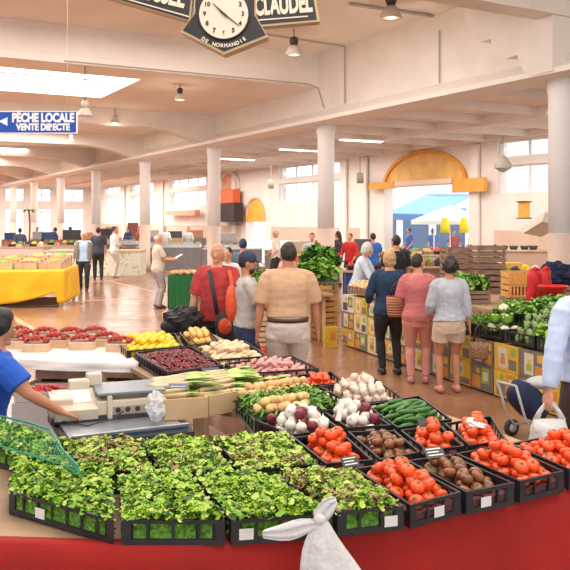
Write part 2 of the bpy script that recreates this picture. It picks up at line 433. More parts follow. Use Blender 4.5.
# ================================================================ people
SKIN = mat('skin', (.62, .30, .18), .55, .06, 6); SKINT = mat('skin_tan', (.50, .22, .12), .55, .06, 6); SKINL = mat('skin_light', (.72, .40, .27), .55, .05, 6)
EYEW = mat('eye_white', (.85, .83, .8), .3); EYED = mat('eye_dark', (.05, .03, .02), .3); LIP = mat('lips', (.5, .15, .12), .5)
def V(*a): return Vector(a)
def ik(a, c, l1, l2, pole):
    a, c = Vector(a), Vector(c); d = c-a; L = d.length
    if L > (l1+l2)*.999: c = a+d*((l1+l2)*.999/L); d = c-a; L = d.length
    x = (l1*l1-l2*l2+L*L)/(2*L); h = math.sqrt(max(l1*l1-x*x, 0)); dn = d.normalized()
    p = Vector(pole); p = p-dn*p.dot(dn)
    if p.length < 1e-4: p = dn.orthogonal()
    return a+dn*x+p.normalized()*h, c
def fuse(name, mb, mats, parent, vox, smooth=3, wr=0, seed=0, cut=None):
    me = mb.mesh(name, mats); o = bpy.data.objects.new(name, me)
    r = o.modifiers.new('r', 'REMESH'); r.mode = 'VOXEL'; r.voxel_size = vox
    if smooth: s = o.modifiers.new('s', 'SMOOTH'); s.factor = .5; s.iterations = smooth
    m2 = evaluated(o); bpy.data.meshes.remove(me)
    m2.name = name
    if not m2.materials: m2.materials.append(mats if not isinstance(mats, (list, tuple)) else mats[0])
    if wr:
        n = len(m2.vertices); co = np.empty(n*3, 'f'); m2.vertices.foreach_get('co', co); no = np.empty(n*3, 'f'); m2.vertices.foreach_get('normal', no)
        co = co.reshape(-1, 3); no = no.reshape(-1, 3); am = np.empty((n, 1), 'f')
        for i in range(n):
            x, y, z = co[i]; x = x*9+seed; y = y*9; z = z*9; am[i, 0] = noise.noise((x, y, z*2.2))+.6*noise.noise((x*2.3, y*2.3, z*2.3))
        co += no*am*wr; m2.vertices.foreach_set('co', co.ravel())
    m2.polygons.foreach_set('use_smooth', np.ones(len(m2.polygons), bool)); m2.update()
    o = bpy.data.objects.new(name, m2); C.objects.link(o)
    if parent: o.parent = parent
    return o
def hand(mb, wr, d, palm, side, size=1, curl=.5):
    """wr wrist, d direction of the fingers, palm normal of the palm, side = thumb direction"""
    d = Vector(d).normalized(); n = Vector(palm); n = (n-d*n.dot(d)).normalized(); s = d.cross(n)
    if s.dot(Vector(side)) < 0: s = -s
    k = size
    mb.tube([wr-d*.02*k, wr+d*.02*k, wr+d*.06*k, wr+d*.09*k], [.028*k, .036*k, .042*k, .036*k], 10, ry=[.022*k, .017*k, .015*k, .012*k], side=s)
    for i, (off, ln) in enumerate(((.031, .072), (.011, .082), (-.010, .076), (-.030, .058))):
        p = wr+d*.085*k+s*off*k; pts = [p-d*.02*k]; dd = d.copy()
        for j in range(3):
            pts.append(p.copy()); a = curl*(.35+.35*j); dd = (d*math.cos(a*(j+.4))+n*math.sin(a*(j+.4))).normalized(); p = p+dd*ln*k*(.42, .32, .26)[j]
        pts.append(p); mb.tube(pts, [.009*k, .0095*k, .009*k, .008*k, .0055*k], 8)
    b = wr+d*.025*k+s*.028*k
    mb.tube([b-s*.012*k, b+s*.02*k+d*.022*k+n*.006*k, b+s*.032*k+d*.045*k+n*.018*k, b+s*.034*k+d*.066*k+n*.026*k], [.014*k, .012*k, .010*k, .007*k], 8)
def person(name, loc, rot, h=1.72, label='', group=None, skin=None, top=None, topmat=None, sleeve=.5, hem=.86, legmat=None, legs='long',
           hair='short', hairmat=None, lean=0, hl=(-.26, .05, .80), hr=(.26, .05, .80), fl=(-.11, 0), fr_=(.11, 0), yaw=0, pitch=0, build=1.0, belly=0,
           shoemat=None, vox=.012, belt=None, face=False, dl=None, dr=None, elpole=None, erpole=None, curl=.5, female=False, seed=0, loose=0.012, collar=False, shoulder=.185):
    skin = skin or SKIN; t = empty(name, loc, rot); tag(t, label, 'person', group); sc = h/1.75; t.scale = (sc, sc, sc)
    bw = build; seed = seed or len(label)
    hipz = .93; hc = V(0, 0, hipz)
    R = Matrix.Translation(hc) @ Matrix.Rotation(-lean, 4, 'X') @ Matrix.Translation(-hc)
    sw = shoulder*(.92 if female else 1)*(1+(bw-1)*.5)
    shL, shR = R @ V(-sw, 0, 1.43), R @ V(sw, 0, 1.43)
    def spine(inf=0, z0=.80, z1=1.75, bell=0):
        rows = [(.78, .15, .105, 0), (.86, .172, .125, -.005), (.93, .178, .13, -.01), (1.02, .158, .118, 0), (1.12, .148, .11, .005), (1.22, .158, .115, .005), (1.31, .172, .12, 0), (1.37, .172, .112, 0), (1.415, .150, .098, 0), (1.45, .115, .083, 0), (1.475, .080, .070, 0), (1.50, .058, .060, .005)]
        if female: rows = [(z, a*(.95 if 1.0 < z < 1.25 else 1.03 if z < 1 else .92), b*(1 if z < 1.2 else 1.05), y) for z, a, b, y in rows]
        P_, A, Bb = [], [], []
        for z, a, b, y in rows:
            if z < z0-1e-6 or z > z1+1e-6: continue
            bl = belly*math.exp(-((z-1.08)/.14)**2)
            P_.append(R @ V(0, y+bl*.5, z) if z > hipz else V(0, y+bl*.5, z)); A.append(a*bw+inf+bl*.4); Bb.append(b*(1+(bw-1)*.8)+inf+bl*.5)
        return P_, A, Bb
    # limbs
    elL, haL = ik(shL, Vector(hl), .30, .265, elpole or (-.5, -1, -.2)); elR, haR = ik(shR, Vector(hr), .30, .265, erpole or (.5, -1, -.2))
    aL = V(fl[0], fl[1], .085); aR = V(fr_[0], fr_[1], .085)
    hpL, hpR = V(-.095*bw, 0, .90), V(.095*bw, 0, .90)
    knL, aL = ik(hpL, aL, .43, .41, (-.05, 1, 0)); knR, aR = ik(hpR, aR, .43, .41, (.05, 1, 0))
    hd = R @ V(0, .012, 1.635); nk = R @ V(0, -.002, 1.47)
    HM = Matrix.Translation(hd) @ Matrix.Rotation(yaw, 4, 'Z') @ Matrix.Rotation(-pitch-lean*.3, 4, 'X')
    m = MB()
    p, a, b = spine(); m.tube(p, a, 16, ry=b, side=(1, 0, 0))
    m.tube([nk-V(0, 0, .03), nk+V(0, 0, .03), HM @ V(0, -.015, -.05), HM @ V(0, -.01, 0)], [.062*bw, .054*bw, .052*bw, .05], 12)
    def headfn(q):
        q = q.copy()
        if q.z < 0: k = 1+.30*q.z*abs(q.z); q.x *= k; q.y = q.y*(1+.12*q.z) + (.12*-q.z if q.y > 0 else -.18*q.z*1)
        return q
    hm = MB(); hm.ell((0, 0, 0), (.074, .094, .116), 16, 12, fn=headfn); hm.v = [tuple(HM @ Vector(q)) for q in hm.v]; m.add(hm.v, hm.f)
    hm = MB(); hm.tube([(0, .088, .015), (0, .108, -.015), (0, .114, -.03), (0, .09, -.036)], [.009, .012, .015, .008], 8)       # nose
    hm.ell((0, .088, -.085), (.028, .022, .02), 8, 6)                                                                        # chin
    for s in (-1, 1):
        hm.ell((s*.076, -.008, -.005), (.012, .022, .032), 8, 6); hm.ell((s*.03, .083, .038), (.026, .012, .008), 8, 5)          # ears, brow ridge
    hm.v = [tuple(HM @ Vector(q)) for q in hm.v]; m.add(hm.v, hm.f)
    for s, sh, el, ha, dd in ((-1, shL, elL, haL, dl), (1, shR, elR, haR, dr)):
        m.ell(sh-V(s*.012, 0, .008), (.055*bw, .053, .055), 12, 8); m.tube([sh.lerp(el, -.02), sh.lerp(el, .12), sh.lerp(el, .35), sh.lerp(el, .75), el, el.lerp(ha, .3), el.lerp(ha, .7), ha], [.045, .053*bw, .051*bw, .044*bw, .041, .043, .034, .026], 10)
        fd = Vector(dd) if dd else (ha-el).normalized()
        pal = V(-s, .2, 0) if abs(fd.z) > .5 else V(0, 0, -1)
        hand(m, ha, fd, pal, (0, 1, .3) if abs(fd.z) > .5 else (-s, 0, .1), 1, curl)
    for s, hp, kn, an in ((-1, hpL, knL, aL), (1, hpR, knR, aR)):
        m.tube([hp+V(0, 0, .02), hp-V(0, 0, .06), hp.lerp(kn, .5), kn, kn.lerp(an, .25)-V(0, .012, 0), kn.lerp(an, .5)-V(0, .008, 0), an], [.085*bw, .092*bw, .078*bw, .056, .056, .05, .036], 12)
        m.tube([an+V(0, -.055, -.045), an+V(0, -.02, -.03), an+V(0, .05, -.035), an+V(0, .12, -.055), an+V(0, .16, -.062)], [.03, .038, .042, .045, .03], 10, ry=[.035, .045, .04, .026, .018], side=(1, 0, 0))
    fuse('body', m, skin, t, vox, 2)
    # clothes
    if topmat:
        m = MB(); p, a, b = spine(loose+.006, hem, 1.485)
        m.tube(p, a, 18, ry=b, side=(1, 0, 0))
        for sh, el, ha in ((shL, elL, haL), (shR, elR, haR)):
            if sleeve <= 0: continue
            s = -1 if sh is shL else 1
            m.ell(sh-V(s*.014, 0, .012), (.066*bw, .062, .064), 14, 10); m.tube([R @ V(s*.05, 0, 1.455), sh-V(s*.03, 0, -.006)], [.05, .058], 10)
            pts = [sh.lerp(el, -.01), sh.lerp(el, .15)]; rr = [.052, .066*bw]
            if sleeve <= 1:
                pts += [sh.lerp(el, sleeve*.6), sh.lerp(el, sleeve)]; rr += [.066*bw+loose*.4, .064*bw+loose*.5]
            else:
                pts += [sh.lerp(el, .6), el, el.lerp(ha, (sleeve-1)*.5), el.lerp(ha, sleeve-1)]; rr += [.062*bw, .057+loose*.4, .053+loose*.4, .042+loose*.3]
            m.tube(pts, rr, 12)
        if collar: m.tube([nk-V(0, .01, 0), nk+V(0, -.004, .03)], [.078, .068], 14)
        fuse('shirt' if top is None else top, m, topmat, t, vox, 3, .005, seed)
    if legmat:
        m = MB(); p, a, b = spine(.008, .78, 1.02); m.tube(p, a, 18, ry=b, side=(1, 0, 0))
        for hp, kn, an in ((hpL, knL, aL), (hpR, knR, aR)):
            if legs == 'long': m.tube([hp+V(0, 0, .03), hp-V(0, 0, .06), hp.lerp(kn, .5), kn, kn.lerp(an, .25)-V(0, .012, 0), kn.lerp(an, .5)-V(0, .008, 0), an+V(0, -.005, -.02)], [.095*bw, .105*bw, .091*bw, .074, .072, .068, .058], 14)
            elif legs == 'slim': m.tube([hp+V(0, 0, .03), hp-V(0, 0, .06), hp.lerp(kn, .5), kn, kn.lerp(an, .25)-V(0, .012, 0), kn.lerp(an, .5)-V(0, .008, 0), an+V(0, 0, .01)], [.095*bw, .104*bw, .090*bw, .068, .069, .062, .05], 14)
            else: m.tube([hp+V(0, 0, .03), hp-V(0, 0, .06), hp.lerp(kn, .3), hp.lerp(kn, .55)], [.095*bw, .106*bw, .106*bw, .104*bw], 14)
        fuse('shorts' if legs == 'shorts' else 'trousers', m, legmat, t, vox, 2, .005, seed+3)
        if legs == 'skirt': pass
    if belt:
        m = MB(); p, a, b = spine(.022, .93, 1.12)
        z = 1.0; q = R @ V(0, -.002, z); i = 1
        m.tube([q-V(0, 0, .02), q+V(0, 0, .02)], (.160*bw+.024), 24, ry=(.12*(1+(bw-1)*.8)+.026), side=(1, 0, 0)); m.build('belt', belt, t, True)
    if shoemat:
        for an in (aL, aR):
            m = MB(); m.tube([an+V(0, -.07, -.05), an+V(0, -.03, -.03), an+V(0, .05, -.03), an+V(0, .13, -.05), an+V(0, .175, -.06)], [.035, .045, .048, .05, .03], 12, ry=[.034, .054, .05, .034, .022], side=(1, 0, 0))
            m.build('shoe', shoemat, t, True)
    # hair
    if hair and hairmat:
        m = MB()
        if hair == 'short': m.ell((0, -.022, .026), (.083, .092, .108), 16, 10)
        elif hair == 'fringe':
            m.ell((0, -.035, -.012), (.083, .075, .06), 16, 8)
        elif hair == 'bob':
            m.ell((0, -.024, .022), (.097, .10, .118), 16, 10); m.ell((0, -.04, -.035), (.095, .075, .08), 14, 8)
        elif hair == 'curly':
            m.ell((0, -.03, .02), (.105, .105, .118), 16, 10)
            rnd = random.Random(seed)
            for i in range(46):
                g = rnd.uniform(0, 6.28); e = rnd.uniform(-.5, 1.4); m.ell((.095*math.cos(g)*math.cos(e), -.03+.095*math.sin(g)*math.cos(e), .02+.11*math.sin(e)), .026, 6, 4)
        elif hair == 'bun':
            m.ell((0, -.022, .022), (.086, .094, .112), 16, 10); m.ell((0, -.115, .03), (.045, .04, .045), 10, 8)
        elif hair == 'long':
            m.ell((0, -.022, .024), (.088, .096, .112), 16, 10); m.tube([(0, -.07, .02), (0, -.10, -.08), (0, -.105, -.2), (0, -.1, -.28)], [.08, .075, .06, .03], 12, ry=[.05, .045, .04, .02], side=(1, 0, 0))
        m.v = [tuple(HM @ Vector(q)) for q in m.v]
        fuse('hair', m, hairmat, t, max(vox*.7, .006), 1, .006, seed)
    if face:
        for s in (-1, 1):
            m = MB(); m.ell(HM @ V(s*.03, .084, .018), (.012, .009, .008), 10, 6); e = m.build('eye', EYEW, t, True)
            m = MB(); m.ell(HM @ V(s*.03, .092, .018), (.005, .004, .005), 8, 6); m.build('iris', EYED, e, True)
            m = MB(); m.tube([HM @ V(s*.014, .094, .036), HM @ V(s*.03, .093, .042), HM @ V(s*.048, .083, .036)], .004, 6); m.build('eyebrow', hairmat or EYED, t, True)
        m = MB(); m.tube([HM @ V(-.024, .092, -.058), HM @ V(0, .1, -.060), HM @ V(.024, .092, -.058)], [.003, .007, .003], 8, ry=[.003, .005, .003]); m.build('mouth', LIP, t, True)
    t['_hm'] = 0; del t['_hm']
    return t, dict(HM=HM, R=R, haL=haL, haR=haR, elL=elL, elR=elR, shL=shL, shR=shR, sc=sc)
# ================================================================ produce prototypes and stall helpers
ZT = .85; ZR = .95
black = mat('black_plastic', (.018, .018, .022), .38, .2, 20); gcard = mat('card_white', (.78, .76, .72), .6)
def lobed(n, amp, p=2):
    def f(q):
        a = math.atan2(q.y, q.x); return Vector((q.x*(1+amp*math.cos(n*a)*(1-abs(q.z))), q.y*(1+amp*math.cos(n*a)*(1-abs(q.z))), q.z))
    return f
def hideproto(o):
    return o
def proto_mesh(fn): return fn()
tom = mat('tomato_red', (.82, .055, .012), .25, .25, 9, spec=.5, objvar=.15, col2=(.90, .13, .02))
tomd = mat('tomato_dark', (.16, .045, .02), .3, 0, 14, objvar=.25, col2=(.33, .13, .05), thr=(.3, .7))
calyx = mat('calyx_green', (.08, .20, .03), .6)
def tomato_mesh(m1, seed=0, lob=7):
    m = MB(); m.ell((0, 0, 0), (1, 1, .78), 16, 10, fn=lambda q: Vector((lobed(lob, .045)(q).x, lobed(lob, .045)(q).y, q.z-.22*max(0, q.z)**4)))
    for i in range(5):
        a = i*1.257+seed; d = Vector((math.cos(a), math.sin(a), 0)); s = Vector((-d.y, d.x, 0))
        m.add([d*.05+V(0, 0, .62)-s*.07, d*.05+V(0, 0, .62)+s*.07, d*.27+V(0, 0, .69)+s*.05, d*.45+V(0, 0, .68), d*.27+V(0, 0, .69)-s*.05], [(0, 1, 2, 3, 4)], 1)
    m.tube([(0, 0, .58), (.03, 0, .82)], .05, 6, 1)
    return m.mesh('tomato', [m1, calyx], True)
def onion_mesh(mt, mt2):
    m = MB(); m.lathe([(.02, -.86), (.3, -.82), (.7, -.6), (.95, -.2), (1, .1), (.85, .5), (.5, .78), (.2, .95), (.12, 1.2), (.09, 1.4)], 14); m.tube([(0, 0, -.8), (0, 0, -.95)], [.16, .1], 6, 1)
    return m.mesh('onion', [mt, mt2], True)
def garlic_mesh(mt, mt2):
    m = MB(); m.lathe([(.05, -.7), (.5, -.68), (.92, -.35), (1, 0), (.8, .4), (.4, .72), (.2, .9), (.12, 1.2)], 18, fn=lambda q: Vector((lobed(6, .08)(q).x, lobed(6, .08)(q).y, q.z)))
    m.tube([(0, 0, -.66), (0, 0, -.8)], [.25, .18], 8, 1)
    return m.mesh('garlic', [mt, mt2], True)
def potato_mesh(mt, seed=0, e=(1.35, .95, .82)):
    m = MB()
    def f(q): return q*(1+.16*noise.noise(q*1.3+Vector((seed, 0, 0))))
    m.ell((0, 0, 0), e, 12, 8, fn=f); return m.mesh('potato', [mt], True)
def lemon_mesh(mt):
    m = MB(); m.lathe([(.02, -1.45), (.14, -1.38), (.25, -1.15), (.7, -.8), (.98, -.2), (.98, .2), (.7, .8), (.28, 1.15), (.17, 1.36), (.03, 1.45)], 14, M=Matrix.Rotation(math.pi/2, 4, 'Y')); return m.mesh('lemon', [mt], True)
def peach_mesh(mt):
    m = MB(); m.ell((0, 0, 0), (1, 1, .93), 14, 10, fn=lambda q: q*(1-.1*max(0, math.cos(math.atan2(q.y, q.x)))**16)*(1-.16*max(0, q.z)**12)); m.tube([(0, 0, .72), (.03, 0, .98)], .04, 5, 1); return m.mesh('apricot', [mt, calyx], True)
def cuke_mesh(mt, mt2, L=4.6, bend=.5):
    m = MB(); n = 9; pts = [((i/(n-1)-.5)*2*L, bend*(1-(2*i/(n-1)-1)**2), 0) for i in range(n)]
    m.tube(pts, [.35, .75, .95, 1, 1, 1, .95, .75, .3], 10); m.tube([(-L, 0, 0), (-L-.6, -.1, .1)], [.28, .22], 6, 1); return m.mesh('courgette', [mt, mt2], True)
M_onw = mat('onion_white', (.80, .76, .66), .35, .08, 6, objvar=.08); M_onr = mat('onion_red', (.16, .015, .03), .3, .4, 6, objvar=.2); M_root = mat('root_brown', (.35, .25, .14), .8)
M_gar = mat('garlic_pink', (.78, .62, .50), .5, .14, 5, objvar=.08); M_pot = mat('potato_yellow', (.74, .47, .20), .65, .15, 6, objvar=.15); M_potp = mat('potato_pale', (.80, .60, .38), .65, .15, 6, objvar=.1)
M_pink = mat('shallot_pink', (.68, .33, .30), .5, .25, 7, objvar=.15); M_lem = mat('lemon_yellow', (.88, .60, .02), .4, .1, 8, objvar=.08); M_apr = mat('apricot_orange', (.83, .42, .09), .5, .2, 4, objvar=.12, col2=(.80, .55, .18))
M_cuk = mat('courgette_green', (.05, .17, .03), .35, .35, 14, objvar=.3); M_cuke = mat('courgette_end', (.35, .42, .16), .6)
GLN = [mat('salad_light', (.38, .58, .04), .55, .15, 20), mat('salad_mid', (.18, .40, .02), .55, .15, 20), mat('salad_dark', (.035, .12, .008), .55, .2, 20), mat('salad_pale', (.50, .62, .12), .55, .1, 20), mat('salad_red', (.20, .07, .05), .55, .2, 20), mat('salad_brown', (.42, .30, .14), .6, .2, 20), mat('salad_core', (.09, .24, .015), .7, .6, 70)]  # last one: mottled leaf green for the solid core of the heap
MESH = {'tom': [tomato_mesh(tom, i) for i in range(2)], 'tomd': [tomato_mesh(tomd, i, 6) for i in range(2)], 'onw': [onion_mesh(M_onw, M_root)], 'onr': [onion_mesh(M_onr, M_root)], 'gar': [garlic_mesh(M_gar, M_root)],
        'pot': [potato_mesh(M_pot, i*3) for i in range(3)], 'potp': [potato_mesh(M_potp, i*5+1, (1.5, .8, .75)) for i in range(3)], 'pink': [potato_mesh(M_pink, 11+i, (1.5, .75, .72)) for i in range(2)],
        'lem': [lemon_mesh(M_lem)], 'apr': [peach_mesh(M_apr)], 'cuk': [cuke_mesh(M_cuk, M_cuke), cuke_mesh(M_cuk, M_cuke, 4.1, -.6)]}
def q4(px4, z=ZR): return [G(x, y, z) for x, y in px4]        # FL FR BR BL
def inset(q, d):
    c = sum(q, Vector())/4; out = []
    for i in range(4):
        p, a, b = q[i], q[(i+1) % 4], q[(i-1) % 4]
        out.append(p+(a-p).normalized()*d+(b-p).normalized()*d)
    return out
def bil(q, a, b, z=None):
    p = q[0]*(1-a)*(1-b)+q[1]*a*(1-b)+q[2]*a*b+q[3]*(1-a)*b
    return Vector((p.x, p.y, p.z if z is None else z))
def inside(q, x, y):
    s = 0
    for i in range(4):
        a, b = q[i], q[(i+1) % 4]
        if (b.x-a.x)*(y-a.y)-(b.y-a.y)*(x-a.x) < 0: return False
    return True
NC = [0]
def crate(q, label, z0=None, z1=None, mt=None, card=None, name='plastic_crate', group=None, solid=False, gap=.006, cat='crate'):
    mt = mt or black; z0 = ZT+.004 if z0 is None else z0; z1 = ZR if z1 is None else z1
    q = inset([Vector((p.x, p.y, z0)) for p in q], gap)
    c = sum(q, Vector())/4; t = empty(name, c); tag(t, label, cat, group)
    r = [p-c for p in q]; H = z1-z0; m = MB()
    ii = inset(r, .012)
    def zz(ps, z): return [Vector((p.x, p.y, z)) for p in ps]
    m.hexa(zz(r, 0)+zz(r, .008))
    for i in range(4):
        a, b, c2, d = r[i], r[(i+1) % 4], ii[(i+1) % 4], ii[i]
        def slab(s0, s1, za, zb, ex=0):
            A, Bp = a.lerp(b, s0), a.lerp(b, s1); Cc, D = d.lerp(c2, s1), d.lerp(c2, s0)
            m.hexa([Vector((v.x, v.y, za)) for v in (A, Bp, Cc, D)]+[Vector((v.x, v.y, zb)) for v in (A, Bp, Cc, D)])
        L = (b-a).length
        if solid: slab(0, 1, .008, H); continue
        slab(0, 1, .008, H*.24); slab(0, 1, H-.014, H)
        cw = min(.035/L, .2); slab(0, cw, H*.24, H-.014); slab(1-cw, 1, H*.24, H-.014)
        n = max(2, int(L/.085))
        for k in range(1, n): slab(k/n-.005/L, k/n+.005/L, H*.24, H-.014)
    m.build('crate_shell', mt, t)
    if card is not None:
        a, b = r[0], r[1]; d = (b-a).normalized(); nrm = Vector((d.y, -d.x, 0)); p = a.lerp(b, card)+nrm*.0015
        w, h = .055, .042; mm = MB(); zc = H*.42
        v = [p-d*w/2+V(0, 0, zc-h/2), p+d*w/2+V(0, 0, zc-h/2), p+d*w/2+V(0, 0, zc+h/2), p-d*w/2+V(0, 0, zc+h/2)]
        mm.prism(v, nrm*.002); tag(mm.build('paper_label', gcard, t), 'white paper label')
    return q, t
CNT = {}
def heap(q, kind, r, label, group, cat, name, layers=(1, .8), z0=None, ins=None, pitch=2.02, tilt=.6, flat=False, aniso=None, yaw=None, rise=1.62, zs=.8, pos=True):
    z0 = ZT+.014 if z0 is None else z0; q = inset(q, (ins if ins is not None else .016)+r*(1 if not aniso else .8)); rnd = random.Random(len(label)*7+int(q[0].x*1000))
    xs = [p.x for p in q]; ys = [p.y for p in q]; out = []
    ux = (q[1]-q[0]).normalized(); uy = Vector((-ux.y, ux.x, 0)); c = sum(q, Vector())/4
    px = r*pitch*(aniso or 1); py = r*pitch*.87 if not aniso else r*pitch
    for k, fill in enumerate(layers):
        cx = c+ux*(px*.5 if k % 2 else 0)+uy*(py*.58 if k % 2 else 0)
        n = 24
        for j in range(-n, n+1):
            for i in range(-n, n+1):
                p = cx+ux*(i+(.5 if j % 2 else 0))*px+uy*j*py
                sh = [c+(v-c)*fill for v in q]
                if not inside(sh, p.x, p.y): continue
                lab = label; rr_ = (p-c).dot(ux); ff_ = (p-c).dot(uy); lw_ = (q[1]-q[0]).length; ld_ = (q[3]-q[0]).length
                if pos: lab = label.split('|')[0]+', '+(('lowest', 'second', 'third', 'fourth', 'top')[k] if k < len(layers)-1 or len(layers) == 1 else 'top')+' layer, '+('front' if ff_ < -ld_/6 else 'rear' if ff_ > ld_/6 else 'middle')+(' left' if rr_ < -lw_/6 else ' right' if rr_ > lw_/6 else '')+', '+label.split('|')[-1]
                s = rnd.uniform(.93, 1.0); z = z0+r*zs+k*r*rise
                me = rnd.choice(MESH[kind]); o = bpy.data.objects.new(name, me); C.objects.link(o)
                o.location = (p.x+rnd.uniform(-.03, .03)*r*(1+k*5), p.y+rnd.uniform(-.03, .03)*r*(1+k*5), z+rnd.uniform(-.05, .1)*r*(k > 0))
                if yaw is not None: o.rotation_euler = (rnd.uniform(-.2, .2), rnd.uniform(-.06, .06), math.atan2(ux.y, ux.x)+yaw+rnd.uniform(-.12, .12)*(1+k*.6))
                else: o.rotation_euler = (rnd.uniform(-tilt, tilt), rnd.uniform(-tilt, tilt), rnd.uniform(0, 6.28))
                o.scale = (r*s,)*3; tag(o, lab.strip(), cat, group); out.append(o)
    CNT[group] = CNT.get(group, 0)+len(out)
    return out
def leaves(q, h, n, size, label, cat, name, weights=(4, 4, 2, 2, 0, 0), z0=None, seed=0, ins=.014, shape='salad', flatb=.0, mats=None, spill=-.004):
    z0 = ZT+.014 if z0 is None else z0; q = inset(q, ins); rnd = random.Random(seed+n+len(label)); m = MB(); qo = inset(q, spill)
    c = sum(q, Vector())/4
    def dome(a, b): return h*(.78+.22*(1-abs(2*a-1)**3)*(1-abs(2*b-1)**3))*(1+.30*noise.noise(Vector((a*4+seed, b*5, 0)))+.12*noise.noise(Vector((a*11+seed, b*13, 0))))
    N = 8; vs = []
    for j in range(N+1):
        for i in range(N+1):
            p = bil(q, i/N, j/N); vs.append(Vector((p.x, p.y, z0+dome(i/N, j/N)-size*.35)))
    nb = len(vs)
    for j in (0, N):
        pass
    vs2 = [Vector((v.x, v.y, z0)) for v in vs]
    fs = [(j*(N+1)+i, j*(N+1)+i+1, (j+1)*(N+1)+i+1, (j+1)*(N+1)+i) for j in range(N) for i in range(N)]
    edge = [i for i in range(N+1)]+[(j+1)*(N+1)-1 for j in range(1, N+1)]+[N*(N+1)+i for i in range(N-1, -1, -1)]+[j*(N+1) for j in range(N-1, 0, -1)]
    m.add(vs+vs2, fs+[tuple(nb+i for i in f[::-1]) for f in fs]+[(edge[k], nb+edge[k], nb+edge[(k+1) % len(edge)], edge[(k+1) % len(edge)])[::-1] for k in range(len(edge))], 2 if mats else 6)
    tot = [i for i, w in enumerate(weights) for _ in range(w)]
    for k in range(n):
        a, b = rnd.random(), rnd.random(); p = bil(qo, a, b); z = z0+dome(a, b)-size*.45*rnd.random()+size*.2
        if not mats and rnd.random() < .08: b = .10; p = bil(q, a, b); z = z0+rnd.random()*h*.6
        patch = noise.noise(Vector((p.x*9, p.y*9, seed)))
        mi = rnd.choice(tot)
        if patch > .22 and len(weights) > 4 and weights[4] and rnd.random() < .6: mi = rnd.choice((3, 5, 4))
        yaw = rnd.uniform(0, 6.28); tl = rnd.uniform(-.3, 1.25); L = size*rnd.uniform(.7, 1.2); W = L*(.62 if shape == 'salad' else .22)
        R = Matrix.Translation((p.x, p.y, z)) @ Matrix.Rotation(yaw, 4, 'Z') @ Matrix.Rotation(-tl, 4, 'X') @ Matrix.Rotation(rnd.uniform(-.6, .6), 4, 'Y')
        pr = (.35, .85, 1, .55) if shape == 'salad' else (.5, .8, .7, .3); pv = []
        curl = rnd.uniform(.1, .45)
        for jj in range(4):
            t = jj/3
            for ii in (-1, 0, 1):
                pv.append(R @ V(ii*W/2*pr[jj], (t-.3)*L, L*(curl*(.5-(t-.5)**2*2)*.5)+abs(ii)*L*.12*(1 if jj % 2 else -.4)))
        m.add(pv, [(jj*3+ii, jj*3+ii+1, (jj+1)*3+ii+1, (jj+1)*3+ii) for jj in range(3) for ii in range(2)], mi)
    m.v = [tuple(Vector(v)-c+V(0, 0, c.z-z0)) for v in m.v]
    o = m.build(name, mats or GLN, smooth=True); o.location = (c.x, c.y, z0); tag(o, label, cat, kind='stuff'); return o
# ---------------------------------------------------------------- foreground stall table and red cloth
def ngon_table(pts, z, name, label, legs, th=.035, mt=None, cat='table'):
    c = sum(pts, Vector())/len(pts); c.z = 0; t = empty(name, c); tag(t, label, cat)
    m = MB(); m.prism([Vector((p.x, p.y, z-th))-c for p in pts][::1], (0, 0, th)); m.build('table_top', mt or mat('trestle_wood', (.42, .28, .17), .7, .15, 4), t)
    for p in legs:
        m = MB(); m.box((p[0]-c.x, p[1]-c.y, (z-th)/2), (.05, .05, z-th)); m.build('leg', mat('leg_wood', (.3, .2, .12), .7), t)
    return t
front = [(-60, 541), (0, 543), (60, 545), (120, 546), (175, 546), (230, 544), (285, 538), (335, 530), (372, 524), (410, 518), (450, 511), (490, 504), (530, 496), (570, 487), (640, 470)]
FP = [G(x, y, ZT) for x, y in front]
backs = [(640, 428), (548, 432), (507, 418), (490, 412), (430, 394), (375, 378), (348, 368), (335, 369), (300, 355), (246, 339), (213, 325), (178, 329), (108, 336), (128, 354), (165, 374), (170, 385), (240, 398), (262, 420), (285, 427), (212, 434), (132, 436), (52, 433), (-10, 414), (-60, 405)]
BP = [G(x, y, ZR) for x, y in backs]
tab = ngon_table(FP+BP, ZT, 'stall_table', 'long curved trestle table under the salad and tomato crates with red cloth in front', [(FP[2].x, FP[2].y+.1), (FP[12].x, FP[12].y+.15), (FP[7].x, FP[7].y+.2), (BP[4].x-.1, BP[4].y-.12), (BP[9].x+.02, BP[9].y-.2), (BP[12].x+.1, BP[12].y-.05)])
